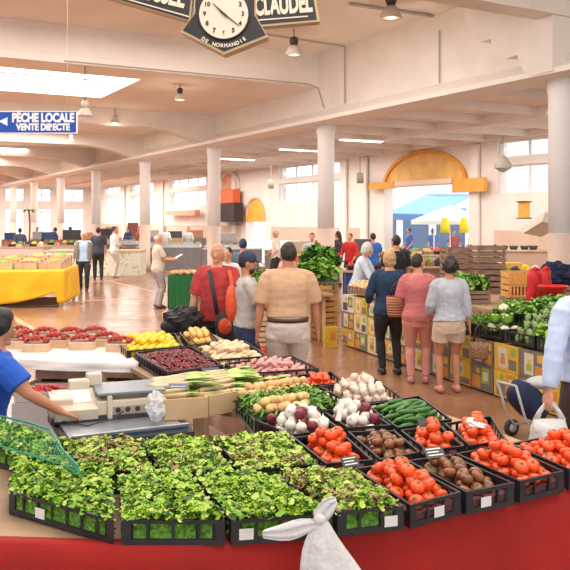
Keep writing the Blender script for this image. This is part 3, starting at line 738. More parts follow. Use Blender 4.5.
def skirt(path, ztop, zbot, label, name, mt, folds=.02, freq=9, lip=.08, cat='cloth', th=.004, seed=0, hemfn=None):
    dense = []; 
    for a, b in zip(path[:-1], path[1:]):
        n = max(2, int((b-a).length/.03))
        for i in range(n): dense.append(a.lerp(b, i/n))
    dense.append(path[-1]); n = len(dense); m = MB(); rows = 12; s = 0; vs = []
    for i, p in enumerate(dense):
        d = (dense[min(i+1, n-1)]-dense[max(i-1, 0)]); d.z = 0; d.normalize(); nr = Vector((d.y, -d.x, 0)); 
        if i: s += (p-dense[i-1]).length
        col = [p-nr*lip]
        if hemfn: zb = hemfn(s)
        else: zb = zbot
        for j in range(rows+1):
            t = j/rows; w = folds*t**.6*(math.sin(s*freq+1.4*math.sin(s*3.1+seed)+t*1.2)+.5*noise.noise(Vector((s*4, t*2+seed, 0)))*2)
            col.append(p+nr*(.014+folds*1.5*t**.6+w)+V(0, 0, 0)); col[-1].z = ztop+.003-(ztop-zb)*t
        col[0].z = ztop+.003; vs += [Vector(v) for v in col]
    R1 = rows+2
    fs = [(i*R1+j, i*R1+j+1, (i+1)*R1+j+1, (i+1)*R1+j) for i in range(n-1) for j in range(R1-1)]
    c = sum(dense, Vector())/n; c.z = zbot; m.add([v-c for v in vs], fs)
    o = m.build(name, mt, smooth=True); o.location = c; so = o.modifiers.new('th', 'SOLIDIFY'); so.thickness = th; so.offset = 1
    tag(o, label, cat); return o
redc = mat('red_cloth', (.37, .013, .008), .9, .12, 2, .15, 90)
skirt(FP, ZT, .03, 'deep red cloth hanging down the front of the nearest stall', 'stall_cloth', redc, .035, 5, .05)
# ================================================================ foreground crates
def salad_crate(px4, where, wts, dens=620, size=.038, h=.115, card=None, z0=None, z1=None, seed=0, what='mixed salad leaves', mt=None):
    q = q4(px4); qq, t = crate(q, 'black plastic crate '+where, z0=z0, z1=z1, card=card)
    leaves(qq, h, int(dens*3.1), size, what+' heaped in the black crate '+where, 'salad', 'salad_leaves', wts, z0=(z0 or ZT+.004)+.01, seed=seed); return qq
A = (4, 5, 3, 2, 0, 0); Mx = (5, 3, 1, 5, 1, 3)
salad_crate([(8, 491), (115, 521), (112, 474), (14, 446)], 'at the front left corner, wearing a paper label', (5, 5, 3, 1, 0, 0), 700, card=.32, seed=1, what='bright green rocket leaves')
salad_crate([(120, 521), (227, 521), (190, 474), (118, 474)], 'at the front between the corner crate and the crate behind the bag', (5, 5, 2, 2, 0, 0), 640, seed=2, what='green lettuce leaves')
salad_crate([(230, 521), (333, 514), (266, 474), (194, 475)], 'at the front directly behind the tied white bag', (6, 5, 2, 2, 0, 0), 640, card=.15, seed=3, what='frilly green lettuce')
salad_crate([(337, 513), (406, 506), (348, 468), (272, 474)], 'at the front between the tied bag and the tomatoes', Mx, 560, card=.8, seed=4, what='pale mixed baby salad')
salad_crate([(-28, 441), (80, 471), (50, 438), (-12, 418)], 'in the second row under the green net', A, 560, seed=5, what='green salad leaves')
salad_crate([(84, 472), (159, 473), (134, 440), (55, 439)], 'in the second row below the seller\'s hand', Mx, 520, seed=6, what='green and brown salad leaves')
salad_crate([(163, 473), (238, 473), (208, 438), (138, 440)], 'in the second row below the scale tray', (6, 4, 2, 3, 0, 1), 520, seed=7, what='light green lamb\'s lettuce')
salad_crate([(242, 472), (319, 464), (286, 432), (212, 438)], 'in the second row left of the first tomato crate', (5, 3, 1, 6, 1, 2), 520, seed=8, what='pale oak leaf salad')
liner = mat('paper_liner', (.10, .03, .03), .8)
def toms(px4, where, short, kind='tom', r=.041, layers=(1, .85), card=None, nm='ripe red tomato', pitch=2.0):
    q = q4(px4); qq, t = crate(q, 'black plastic crate '+where, card=card); c = t.location; m = MB(); ql = inset(qq, .014); m.hexa([V(p.x-c.x, p.y-c.y, .009) for p in ql]+[V(p.x-c.x, p.y-c.y, .05) for p in ql]); m.build('paper_liner', liner, t)
    layers = (1, .78, .4) if kind == 'tom' else (1, .7); r = .034 if kind == 'tom' else .031
    heap(qq, kind, r, nm+'|'+short, 'tomatoes in the crate '+where, 'tomato', 'tomato' if kind == 'tom' else 'dark_tomato', layers, pitch=pitch, z0=.905, ins=.008, zs=.7, rise=1.25)
toms([(410, 506), (463, 492), (402, 460), (352, 468)], 'of red tomatoes at the front edge, right of the baby salad', 'front crate beside the baby salad', card=.55, layers=(1, .9, .5), r=.036)
toms([(466, 493), (516, 483), (450, 454), (405, 460)], 'of dark tomatoes at the front edge', 'front crate of dark tomatoes', 'tomd', .034, (1, .8), .4, 'dark brownish tomato')
toms([(520, 482), (566, 471), (504, 444), (453, 453)], 'of red tomatoes right of the front dark tomatoes', 'front crate right of dark tomatoes', layers=(1, .95, .5), r=.038)
toms([(569, 470), (640, 455), (560, 433), (508, 443)], 'of red tomatoes cut by the right picture edge', 'crate cut by the picture\'s right edge', layers=(1, .9, .4), r=.038)
toms([(325, 464), (375, 460), (342, 431), (291, 437)], 'of red tomatoes behind the baby salad, left of the dark ones', 'second row crate behind baby salad', layers=(1, .95, .55), r=.038)
toms([(379, 460), (422, 452), (396, 430), (346, 431)], 'of dark tomatoes in the second row', 'second row crate of dark tomatoes', 'tomd', .034, (1, .85), None, 'dark brownish tomato')
toms([(426, 451), (466, 446), (440, 424), (399, 430)], 'of red tomatoes behind the slate price card', 'crate behind the slate card', layers=(1, .95, .5), r=.038)
toms([(469, 446), (508, 440), (492, 415), (443, 423)], 'of red tomatoes at the back under the crumpled paper', 'rear crate under crumpled paper', layers=(1, .95, .5), r=.038)
# onions, garlic, courgettes, beans
q = q4([(292, 435), (343, 429), (316, 410), (254, 420)]); qq, _ = crate(q, 'black plastic crate of white and red onions left of its twin')
on = heap(qq, 'onw', .034, 'white onion|left onion crate', 'white onions in the left onion crate', 'onion', 'onion', (1, .92, .6), tilt=.9, z0=.89, ins=.002, pitch=1.98, rise=1.4)
for i, o in enumerate(on):
    if (i*7) % 10 < 3 and i > 5: o.data = MESH['onr'][0]; tag(o, o['label'].replace('white', 'purple red'), 'onion', 'red onions in the left onion crate')
q = q4([(347, 428), (393, 425), (362, 405), (320, 410)]); qq, _ = crate(q, 'black plastic crate of white and red onions behind the dark tomatoes')
on = heap(qq, 'onw', .034, 'white onion|right onion crate', 'white onions in the right onion crate', 'onion', 'onion', (1, .92, .6), tilt=.9, z0=.89, ins=.002, pitch=1.98, rise=1.4)
for i, o in enumerate(on):
    if (i*7+2) % 10 < 3: o.data = MESH['onr'][0]; tag(o, o['label'].replace('white', 'purple red'), 'onion', 'red onions in the right onion crate')
q = q4([(397, 428), (453, 419), (420, 395), (364, 404)]); qq, _ = crate(q, 'black plastic crate of courgettes at the back of the stall')
heap(qq, 'cuk', .0155, 'dark green courgette|crate at the back of the stall', 'courgettes', 'courgette', 'courgette', (1, .95, .9, .8, .6), aniso=5.2, yaw=.25, pitch=2.05)
q = q4([(353, 405), (405, 398), (375, 377), (318, 386)]); qq, _ = crate(q, 'black plastic crate of garlic left of the courgettes')
heap(qq, 'gar', .032, 'pinkish garlic bulb|crate left of the courgettes', 'garlic bulbs', 'garlic', 'garlic_bulb', (1, .9, .7, .3), tilt=1.2, rise=1.5)
q = q4([(254, 420), (340, 406), (312, 387), (234, 398)]); qq, _ = crate(q, 'black plastic crate of green beans and yellow potatoes')
bean = [mat('bean_green', (.12, .30, .035), .5, .2, 20), mat('bean_light', (.24, .42, .06), .5, .2, 20)]
leaves(qq, .12, 420, .10, 'thin green beans heaped in the crate between two rows of potatoes', 'beans', 'green_beans', (1, 1), shape='bean', mats=bean+[bean[0]], ins=.02)
def row_of(qq, a0, a1, b0, b1, n, kind, r, z, label, group, cat, name):
    rnd = random.Random(n+int(z*99))
    for i in range(n):
        for j in range(3):
            p = bil(qq, a0+(a1-a0)*(i+.5*j)/n, b0+(b1-b0)*(i+.5*j)/n); o = bpy.data.objects.new(name, rnd.choice(MESH[kind])); C.objects.link(o)
            d = (bil(qq, a0, b0)-bil(qq, a1, b1)).normalized(); s = Vector((-d.y, d.x, 0)); p += s*(j%2*r*1.9-r+rnd.uniform(-.3, .3)*r)+d*rnd.uniform(-.5, .5)*r; p.z = 0
            o.location = (p.x, p.y, z+r*rnd.uniform(-.1, .25)+(j == 2)*r*1.2); o.rotation_euler = (rnd.uniform(-.5, .5), rnd.uniform(-.5, .5), rnd.uniform(0, 6.28)); o.scale = (r,)*3; tag(o, label+', '+('left end', 'left part', 'centre', 'right part', 'right end')[min(4, int(i*5/n))]+' of the row', cat, group)
row_of(qq, .10, .66, .14, .12, 7, 'pot', .028, .985, 'yellow potato in front of the green beans', 'potatoes in front of the beans', 'potato', 'potato')
row_of(qq, .08, .88, .86, .88, 9, 'pot', .028, .985, 'yellow potato behind the green beans', 'potatoes behind the beans', 'potato', 'potato')
# back crates
def small(px4, where, kind, r, nm, cat, name, layers, z0=None, z1=None, **k):
    q = q4(px4, z1 or ZR); qq, _ = crate(q, 'low black crate '+where, z0=z0, z1=z1)
    heap(qq, kind, r, nm, name+' pile '+where, cat, name, layers, z0=(z0 or ZT+.004)+.01, **k)
cher = mat('cherry_dark', (.11, .006, .010), .25, .3, 9); crs = mat('cherry_red', (.26, .015, .012), .25, .3, 9)
def stuffballs(q, r, n, h, mats, label, cat, name, z0, ins=.016, seed=0, group=None):
    q = inset(q, ins+r); rnd = random.Random(seed+n); m = MB(); c = sum(q, Vector())/4
    m.hexa([Vector((p.x, p.y, 0))-Vector((c.x, c.y, 0)) for p in q]+[Vector((p.x, p.y, h*.7))-Vector((c.x, c.y, 0)) for p in q])
    for i in range(n):
        a, b = rnd.random(), rnd.random(); p = bil(q, a, b); z = h*(.6+.4*(1-abs(2*a-1)**3)*(1-abs(2*b-1)**3))
        m.ell((p.x-c.x, p.y-c.y, z-r*rnd.random()), r, 7, 5, mi=rnd.randrange(len(mats)))
    o = m.build(name, mats, smooth=True); o.location = (c.x, c.y, z0); tag(o, label, cat, group, 'stuff'); return o
q = q4([(168, 372), (224, 365), (192, 346), (134, 352)]); qq, _ = crate(q, 'shallow black crate of dark cherries behind the leeks')
stuffballs(qq, .016, 620, .105, [cher, crs, cher], 'dark red cherries heaped in the crate behind the leeks', 'cherries', 'cherry_heap', ZT+.015)
q = q4([(228, 363), (258, 360), (238, 351), (203, 351)]); 
small([(126, 351), (184, 346), (176, 333), (110, 338)], 'of lemons at the far left corner of the stall', 'lem', .03, 'yellow lemon|crate beyond the cherries', 'lemon', 'lemon', (1, .95, .6), tilt=.5, aniso=1.32)
small([(189, 345), (221, 341), (206, 328), (179, 332)], 'of apricots beside the black bag', 'apr', .031, 'orange apricot|crate beside the lemons', 'apricot', 'apricot', (1, .9, .6), pitch=2.15)
small([(208, 360), (270, 356), (246, 341), (192, 345)], 'of pale potatoes behind the cherries', 'potp', .030, 'pale elongated potato|crate behind the cherries', 'potato', 'potato', (1, .9, .6), aniso=1.35)
small([(236, 368), (322, 362), (300, 353), (274, 347), ][:4], 'of pink shallots', 'pink', .024, 'pink shallot|crate before the man in beige', 'shallot', 'shallot', (1, .9, .5), aniso=1.35) if False else None
small([(240, 374), (320, 368), (292, 355), (224, 363)], 'of pink shallots in front of the man in beige', 'pink', .027, 'pink shallot|crate before the man in beige', 'shallot', 'shallot', (1, .9, .5), aniso=1.35)
small([(268, 391), (302, 386), (288, 376), (257, 380)], 'of small round red tomatoes behind the left potatoes', 'tom', .024, 'small red tomato|little crate behind the potatoes', 'tomato', 'small_tomato', (1, .9, .5))
small([(307, 386), (346, 382), (332, 371), (294, 375)], 'of small red tomatoes in the back row right', 'tom', .024, 'small red tomato|little crate behind the garlic', 'tomato', 'small_tomato', (1, .9, .6))
# leeks
lw = mat('leek_white', (.70, .57, .34), .45, .06, 20); lg = mat('leek_green', (.40, .56, .14), .5, .3, 12, objvar=.2); lr = mat('leek_root', (.5, .4, .26), .8)
def leek_proto():
    t = empty('leek', (0, 0, -5)); m = MB(); m.tube([(-.17, 0, 0), (-.15, 0, 0), (-.05, 0, 0), (.08, 0, .004)], [.012, .015, .012, .014], 10); s = m.build('shaft', lw, t, True)
    m = MB(); rr = random.Random(3)
    for i in range(7): m.tube([(-.17, 0, 0), (-.20, rr.uniform(-.02, .02), rr.uniform(-.02, .01))], [.004, .001], 4)
    m.build('roots', lr, t)
    m = MB()
    for i in range(6):
        a = (i-2.5)*.16; n = 5
        for k in range(n):
            x0, x1 = .06+k*.045, .06+(k+1)*.045; w0, w1 = .016*(1-k/n*.5)+.004, .016*(1-(k+1)/n*.6)+.002
            def pt(x, w): return V(x*math.cos(a*(x*3)), (x-.06)*math.sin(a)*1.1+w, .006+i % 2*.008-((x-.06)*.9)**2*.8)
            m.add([pt(x0, -w0), pt(x1, -w1), pt(x1, w1), pt(x0, w0)], [(0, 1, 2, 3)])
    m.build('green_leaves', lg, t, True)
    return t
LP = leek_proto()
def leeks(px4, where, n, layers, z0, first=[True], dirn=None):
    where = where.replace('lying in the ', ''); q = q4(px4); rnd = random.Random(n); d = (q[1]-q[0]).normalized(); dd = (q[3]-q[0]); mid = (q[0]+q[1])/2
    base = math.atan2(d.y, d.x) if dirn is None else dirn
    for k in range(layers):
        for i in range(n-k):
            p = bil(q, .42+rnd.uniform(-.04, .04), (i+.6+k*.5)/(n+.3)); a = base+rnd.uniform(-.12, .12)
            if first[0]: o = LP; first[0] = False; o.location = (p.x, p.y, z0+.017+k*.026); o.rotation_euler = (0, 0, a); tag(o, 'white and green leek, '+('lowest', 'second', 'third', 'top')[k]+' layer, '+where, 'leek', 'leeks '+where)
            else: copy_tree(LP, (p.x, p.y, z0+.017+k*.026), (rnd.uniform(-.4, .4), -.03, a), rnd.uniform(.92, 1.05), 'white and green leek, '+('lowest', 'second', 'third', 'top')[k]+' layer, '+('front' if i < (n-k)/2 else 'rear')+', '+where, 'leeks '+where)
tan = mat('tan_carton', (.66, .45, .25), .7, .06, 3, .05, 30)
q = q4([(165, 399), (207, 396), (212, 377), (158, 381)], .97)
def carton(q, label, z0, z1, mt, name='cardboard_box', cat='box', group=None):
    c = sum(q, Vector())/4; c.z = z0; t = empty(name, c); tag(t, label, cat, group); m = MB(); r = [Vector((p.x-c.x, p.y-c.y, 0)) for p in q]; ii = inset(r, .012); H = z1-z0
    m.hexa([Vector((p.x, p.y, 0)) for p in r]+[Vector((p.x, p.y, H*.75)) for p in r])
    for i in range(4):
        v = [r[i], r[(i+1) % 4], ii[(i+1) % 4], ii[i]]; m.hexa([Vector((p.x, p.y, H*.75)) for p in v]+[Vector((p.x, p.y, H)) for p in v])
    m.build('carton_shell', mt, t); return t
ca = [G(165, 400, .98), G(208, 397, .98)]; cb = [G(209, 396, .98), G(238, 391, .98)]
for (a, b), lab in ((ca, 'tan cardboard box under the left leeks, beside the white bag'), (cb, 'tan cardboard box under the leeks, at the corner of the bean crate')):
    d = (b-a).normalized(); nn = Vector((-d.y, d.x, 0)); carton([a, b, b+nn*.42, a+nn*.42], lab, .852, .98, tan)
ca[0].z = 0
leeks([(158, 401), (206, 397), (206, 381), (150, 385)], 'lying in the left bundle above the white bag', 7, 3, .95)
leeks([(206, 398), (254, 393), (244, 376), (192, 380)], 'lying in the middle bundle left of the potatoes', 7, 3, .95)
leeks([(240, 385), (296, 381), (288, 371), (230, 375)], 'lying in the far right bundle in front of the shallots', 5, 2, .865)
leeks([(148, 386), (200, 382), (196, 376), (146, 380)], 'lying in the back bundle against the cherries', 3, 2, .865)
# price cards
def card(px, py, z, w, h, lab, mt, rz=0, tilt=.9, lines=0):
    p = G(px, py, z); t = empty('price_card', p, rz); tag(t, lab, 'price card'); m = MB(); M = Matrix.Rotation(-tilt, 4, 'X')
    m.hexa([M @ V(x, y, zz) for y in (-.002, .002) for x, zz in ((-w/2, 0), (w/2, 0), (w/2, h), (-w/2, h))]); m.build('card', mt, t)
    if lines:
        m = MB()
        for i in range(lines): m.hexa([M @ V(x, y, zz) for y in (-.0035, -.0022) for x, zz in ((-w*.38, h*(.2+i*.28)), (w*(.38-.15*(i % 2)), h*(.2+i*.28)), (w*(.38-.15*(i % 2)), h*(.3+i*.28)), (-w*.38, h*(.3+i*.28)))])
        m.build('chalk_writing', gcard, t)
slate = mat('slate_card', (.05, .055, .06), .5)
card(352, 467, 1.0, .085, .05, 'small slate price card on the first red tomato crate', slate, .5, .7, 3)
card(437, 458, .985, .10, .06, 'slate price card in front of the rear tomatoes', slate, .35, .9, 3)
card(427, 427, .985, .08, .05, 'plain dark price card between courgettes and rear tomatoes', slate, .5, .8)
card(338, 421, 1.02, .03, .12, 'narrow white price card leaning between the onion crates', gcard, -.5, .5)
card(212, 372, .985, .13, .06, 'slate price card lying between cherries and shallots', slate, .4, 1.2, 1)
card(178, 388, 1.03, .12, .05, 'dark blue price card lying on the left leeks', mat('blue_card', (.08, .12, .22), .4), .1, 1.2, 1)
# crumpled paper and tied bags
def crumple(name, lab, cat, c, r, mt, seed=0, amp=.35, parts=None, M=None):
    m = MB(); m.ell((0, 0, 0), r, 24, 16, fn=lambda q: q*(1+amp*noise.noise(q*2.2+Vector((seed, 0, 0)))+amp*.5*noise.noise(q*5+Vector((seed, 3, 0)))), M=M)
    o = m.build(name, mt, smooth=False); o.location = c; tag(o, lab, cat); return o
bagw = mat('thin_white_plastic', (.82, .80, .78), .35, .05, 6, .5, 30, trans=.12)
crumple('crumpled_paper', 'crumpled white paper on the rearmost red tomatoes', 'paper', G(476, 423, 1.0), (.045, .08, .02), gcard, 2)
crumple('plastic_bag', 'crumpled white plastic bag between the scale and the leek boxes', 'bag', G(156, 406, .955)+V(0, -.02, 0), (.055, .05, .085), bagw, 5, .35)
# big tied bag hanging at the front
def bigbag():
    Y = 2.93; t = empty('plastic_bag', P(345, 600, Y)); tag(t, 'large white plastic bag tied to the front crates, hanging over the red cloth', 'bag'); o0 = t.location
    m = MB(); L = [(318, 512, .012, .012), (322, 523, .03, .025), (322, 540, .062, .035), (328, 560, .095, .045), (336, 585, .125, .055), (345, 620, .15, .06), (350, 650, .14, .05)]
    seg = 40; vs = []
    for px, py, rx, ry in L:
        c = P(px, py, Y)-o0
        for k in range(seg):
            g = 2*math.pi*k/seg; f = 1+.10*math.sin(g*5+py*.02)+.06*math.sin(g*11+py*.05)
            vs.append(c+V(rx*f*math.cos(g), ry*f*math.sin(g), 0))
    n = len(L); m.add(vs, [(i*seg+k, i*seg+(k+1) % seg, (i+1)*seg+(k+1) % seg, (i+1)*seg+k) for i in range(n-1) for k in range(seg)]+[tuple(range(seg)), tuple(range((n-1)*seg, n*seg))])
    o = m.build('bag_body', bagw, t, True); s = o.modifiers.new('s', 'SUBSURF'); s.levels = s.render_levels = 1
    def strip(pts, w, name, ph=0):
        m = MB(); n = len(pts); vs = []
        for i, (px, py, dY) in enumerate(pts):
            c = P(px, py, Y+dY)-o0; a = pts[max(i-1, 0)]; b = pts[min(i+1, n-1)]; d = Vector((b[0]-a[0], 0, -(b[1]-a[1]))).normalized(); s = Vector((-d.z, 0, d.x))
            ww = w[i]
            for k in range(9): u = k/4-1; vs.append(c+s*u*ww+V(0, .014*math.sin(u*7+i*1.1+ph), 0))
        m.add(vs, [(i*9+k, i*9+k+1, (i+1)*9+k+1, (i+1)*9+k) for i in range(n-1) for k in range(8)]); o = m.build(name, bagw, t, True)
        so = o.modifiers.new('t', 'SOLIDIFY'); so.thickness = .006; s = o.modifiers.new('s', 'SUBSURF'); s.levels = s.render_levels = 1
    strip([(318, 522, -.01), (303, 526, -.015), (288, 534, -.01), (270, 534, 0), (262, 534, .0)], [.012, .035, .035, .018, .014], 'bag_handle')
    strip([(318, 520, -.01), (326, 508, -.01), (330, 501, -.01), (336, 499, 0)], [.03, .035, .026, .015], 'bag_handle', 2)
    m = MB(); m.ell(P(320, 519, Y-.02)-o0, (.022, .02, .02), 12, 8, fn=lambda q: q*(1+.3*noise.noise(q*3))); m.build('knot', bagw, t, True)
bigbag()
# green net over the left crate
def net():
    m = MB(); mt = mat('teal_net', (.02, .30, .20), .5); c = G(30, 440, 1.0)
    rows = []
    n1, n2 = 9, 24
    for j in range(n2+1):
        t = j/n2; row = []
        a = [(-30, 410), (0, 416), (30, 423), (50, 430), (58, 442), (64, 452), (78, 466)]; b = [(-30, 438), (-2, 445), (20, 452), (40, 458), (50, 461), (60, 464), (82, 476)]
        k = t*(len(a)-1); i0 = min(int(k), len(a)-2); f = k-i0
        pa = (a[i0][0]*(1-f)+a[i0+1][0]*f, a[i0][1]*(1-f)+a[i0+1][1]*f); pb = (b[i0][0]*(1-f)+b[i0+1][0]*f, b[i0][1]*(1-f)+b[i0+1][1]*f)
        for i in range(n1+1):
            s = i/n1; z = 1.005+.03*math.sin(math.pi*s)+.006*noise.noise(Vector((t*9, s*5, 0)))
            row.append(G(pa[0]*(1-s)+pb[0]*s, pa[1]*(1-s)+pb[1]*s, z)-c)
        rows.append(row)
    for row in rows[::1]: m.tube(row, 0.0011, 3, cap=False)
    for i in range(0, n1+1): m.tube([r[i] for r in rows], 0.0011, 3, cap=False)
    m.tube([r[0] for r in rows], .006, 6); m.tube([r[n1] for r in rows], .004, 6)
    o = m.build('produce_net', mt); o.location = c; tag(o, 'teal green net draped over the left salad crate', 'net')
net()
# white box under the corner crate
p = [G(-30, 533, .93), G(26, 545, .93)]
# ---------------------------------------------------------------- strawberry table
WT = .88
wtop = [G(16, 358, WT), G(140, 363, WT), G(112, 337, WT), (G(6, 333, WT))]
wt = ngon_table([G(-40, 356, WT), G(16, 358, WT), G(137, 362, WT), G(109, 337, WT), G(-20, 331, WT)], WT, 'side_table', 'table under the white cloth and strawberry punnets', [(-2.7, 7.4), (-1.3, 7.0), (-1.6, 7.9)])
wc = mat('white_cloth', (.80, .77, .74), .8, .04, 5, .2, 40)
wo = skirt([G(-40, 357, WT), G(16, 359, WT), G(80, 362, WT), G(139, 363, WT)], WT, .80, 'white cloth over the strawberry table edge', 'table_cloth', wc, .012, 14, .0)
m = MB(); cc = G(50, 345, WT); pp = [G(-42, 357, WT), G(16, 359.4, WT), G(139, 363.4, WT), G(110, 336.5, WT), G(-22, 330.5, WT)]
m.prism([p-cc+V(0, 0, .002) for p in pp], (0, 0, .003)); m.build('cloth_top', wc, wo); wo.children[0].location = cc-wo.location
chip = mat('chipwood', (.66, .43, .27), .7, .12, 12); straw = [mat('strawberry_red', (.55, .02, .015), .35, .2, 20), mat('strawberry_dark', (.32, .01, .01), .35, .2, 20), calyx]
def punnet_proto():
    t = empty('punnet', (0, 0, -5)); m = MB(); n = 4
    for (x, y, w, d) in ((0, -.055, .19, .004), (0, .055, .19, .004), (-.095, 0, .004, .114), (.095, 0, .004, .114)):
        m.box((x, y, .03), (w, d, .06))
    m.box((0, 0, .003), (.188, .108, .005)); m.build('basket_side', chip, t)
    m = MB(); 
    for (x, y, w, d) in ((0, -.058, .2, .003), (0, .058, .2, .003), (-.098, 0, .003, .118), (.098, 0, .003, .118)): m.box((x, y, .056), (w, d, .012))
    m.build('rim_band', mat('rim_band', (.72, .52, .36), .7), t); return t
PP = punnet_proto(); firstp = True
def sberry_mesh():
    m = MB(); rnd = random.Random(5)
    m.box((0, 0, .03), (.17, .094, .04), mi=1)
    for i in range(60):
        a, b = rnd.uniform(-.08, .08), rnd.uniform(-.042, .042); z = .06+.028*(1-(a/.1)**2)*(1-(b/.06)**2)
        M = Matrix.Translation((a, b, z)) @ Matrix.Rotation(rnd.uniform(0, 6.28), 4, 'Z') @ Matrix.Rotation(rnd.uniform(.6, 2.2), 4, 'X')
        m.lathe([(.001, -.016), (.007, -.009), (.012, .002), (.010, .011), (.003, .013)], 8, M=M, mi=rnd.choice((0, 0, 1))); 
        if i % 3 == 0: m.lathe([(.010, .0125), (.001, .016)], 5, M=M, mi=2)
    return m.mesh('strawberries', straw, True)
SB = sberry_mesh()
spots = [(17, 344), (37, 347), (57, 343), (83, 345), (107, 342), (17, 335), (45, 337), (71, 337), (95, 336), (-3, 340), (27, 340), (120, 347)]
plab = ['nearest the seller\'s head', 'front row second from the seller', 'front row in the middle', 'front row in front of the lemons\' left neighbour', 'front row beside the lemons', 'back row nearest the seller', 'back row second from the seller', 'back row in the middle', 'back row beside the lemons', 'half hidden behind the seller\'s hair', 'between the two rows near the seller', 'rightmost, at the corner by the cherries']
for (x, y), l in zip(spots, plab):
    p = G(x, y+4, WT+.005); r = random.Random(x).uniform(-.2, .2)
    if firstp: PP.location = p; PP.scale = (1.2, 1.2, 1.25); PP.rotation_euler = (0, 0, r); tag(PP, 'chipwood punnet on the white cloth, '+l, 'punnet', 'strawberry punnets'); firstp = False
    else: copy_tree(PP, p, (0, 0, r), (1.2, 1.2, 1.25), 'chipwood punnet on the white cloth, '+l, 'strawberry punnets')
    o = bpy.data.objects.new('strawberries', SB); C.objects.link(o); o.location = p+V(0, 0, .002); o.scale = (1.2, 1.2, 1.45); o.rotation_euler = (0, 0, r); tag(o, 'strawberries in the punnet '+l, 'strawberries', 'strawberries in punnets', 'stuff')
# things under and beside the white table
mar = mat('maroon_panel', (.25, .045, .04), .6, .1, 4)
m = MB(); c = P(62, 384, 6.3); m.box((0, 0, 0), (.42, .05, .34)); o = m.build('board', mar); o.location = c; tag(o, 'maroon painted panel leaning below the strawberry table', 'panel')
o.location.z = .62; m = MB(); m.box((0, .3, -.45+.02), (.42, .6, .06)); 
def wcrate(name, lab, c, d, mt, rz=0, slats=3, cat='crate', group=None, vert=False):
    t = empty(name, c, rz); tag(t, lab, cat, group); m = MB(); w, l, h = d
    m.box((0, 0, .006), (w, l, .012))
    if vert:
        n = int(w/.05)
        for i in range(n): m.box((-w/2+w*(i+.5)/n, -l/2+.006, h/2), (w/n*.5, .012, h*.9)); m.box((-w/2+w*(i+.5)/n, l/2-.006, h/2), (w/n*.5, .012, h*.9))
        m.box((0, -l/2+.004, h-.012), (w, .02, .024)); m.box((0, -l/2+.004, .02), (w, .02, .024)); m.box((0, l/2, h-.012), (w, .02, .024)); slats = 2
    for i in range(slats):
        z = h*(i+.5)/slats; hh = h/slats*.72
        if vert:
            for s in (-1, 1): m.box((s*(w/2-.006), 0, z), (.012, l-.024, hh))
            continue
        for s in (-1, 1): m.box((0, s*(l/2-.006), z), (w, .012, hh)); m.box((s*(w/2-.006), 0, z), (.012, l-.024, hh))
    m.build('slats', mt, t); m = MB()
    for sx in (-1, 1):
        for sy in (-1, 1): m.box((sx*(w/2-.03), sy*(l/2-.03), h/2), (.035, .035, h))
    m.build('corner_posts', mt, t); return t
wood = mat('pale_wood', (.60, .42, .24), .7, .15, 6); woodd = mat('brown_crate', (.27, .17, .12), .7, .2, 6); woodo = mat('orange_crate', (.74, .38, .10), .6, .12, 6)

wcrate('wooden_crate', 'wooden crate below the right end of the white clothed table', V(-1.32, 7.18, .567), (.55, .40, .24), wood, -.1, 2)
t_ = empty('low_shelf', (-1.55, 7.25, 0), -.08); tag(t_, 'low shelf under the white clothed table', 'shelf'); m = MB(); m.box((0, 0, .55), (1.7, .6, .03)); m.build('shelf_board', wood, t_)
for x in (-.8, .8): m = MB(); m.box((x, 0, .2675), (.05, .5, .535)); m.build('leg', wood, t_)

for i, x in enumerate((-1.95,)): wcrate('wooden_crate', 'wooden crate on the low shelf behind the maroon panel', V(x, 7.25, .567), (.5, .4, .2), woodd, 0, 2)
q = [V(-2.02, 5.95, 0), V(-1.62, 5.95, 0), V(-1.62, 6.2, 0), V(-2.02, 6.2, 0)]
t_ = empty('stool', (-1.82, 6.08, 0)); tag(t_, 'small grey stand beside the seller carrying a tray of strawberries', 'stand'); m = MB(); m.box((0, 0, .36), (.42, .28, .72)); m.build('stand_body', mat('grey_stand', (.5, .48, .45), .6), t_)
qq, _ = crate(q, 'pale tray of strawberries beside the seller below the white cloth', z0=.724, z1=.80, mt=mat('grey_stand', (.5, .48, .45), .6), solid=True, name='fruit_tray', cat='tray')
stuffballs(qq, .018, 90, .08, straw[:2], 'strawberries in the pale tray beside the seller', 'strawberries', 'strawberry_heap', .735, seed=71)
# ---------------------------------------------------------------- seller's counter and scale
steel = mat('tray_steel', (.45, .50, .55), .3, .05, 8, metal=.6); beige = mat('scale_beige', (.66, .57, .44), .5, .05, 4); beiged = mat('scale_dark_beige', (.42, .34, .24), .5); plate = mat('weighing_plate', (.26, .31, .37), .3, .05, 5, metal=.4); darkp = mat('dark_panel', (.04, .04, .045), .4)
a, b = G(76, 433, .90), G(186, 421, .90); d = (b-a).normalized(); nn = Vector((-d.y, d.x, 0)); cen = (a+b)/2+nn*.36; rz = math.atan2(d.y, d.x); Lw = (b-a).length
cen.z = 0; t = empty('counter', (cen.x, cen.y, 0), rz); tag(t, 'low serving counter under the scale between seller and salad', 'counter')
m = MB(); m.box((0, 0, .82), (Lw+.1, .74, .03)); m.build('counter_top', mat('counter_dark', (.06, .05, .05), .5), t)
m = MB(); m.box((0, -.355, .878), (Lw+.04, .03, .014)); m.box((0, .355, .878), (Lw+.04, .02, .014)); m.box((0, 0, .842), (Lw+.04, .70, .012)); m.box((0, -.34, .856), (Lw+.04, .012, .035), mi=1)
m.build('steel_tray', [steel, mat('tray_blue', (.10, .22, .42), .4)], t)
for sx in (-1, 1):
    for sy in (-1, 1): m = MB(); m.box((sx*Lw*.45, sy*.3, .4025), (.05, .05, .805)); m.build('leg', mat('leg_wood', (.3, .2, .12), .7), t)
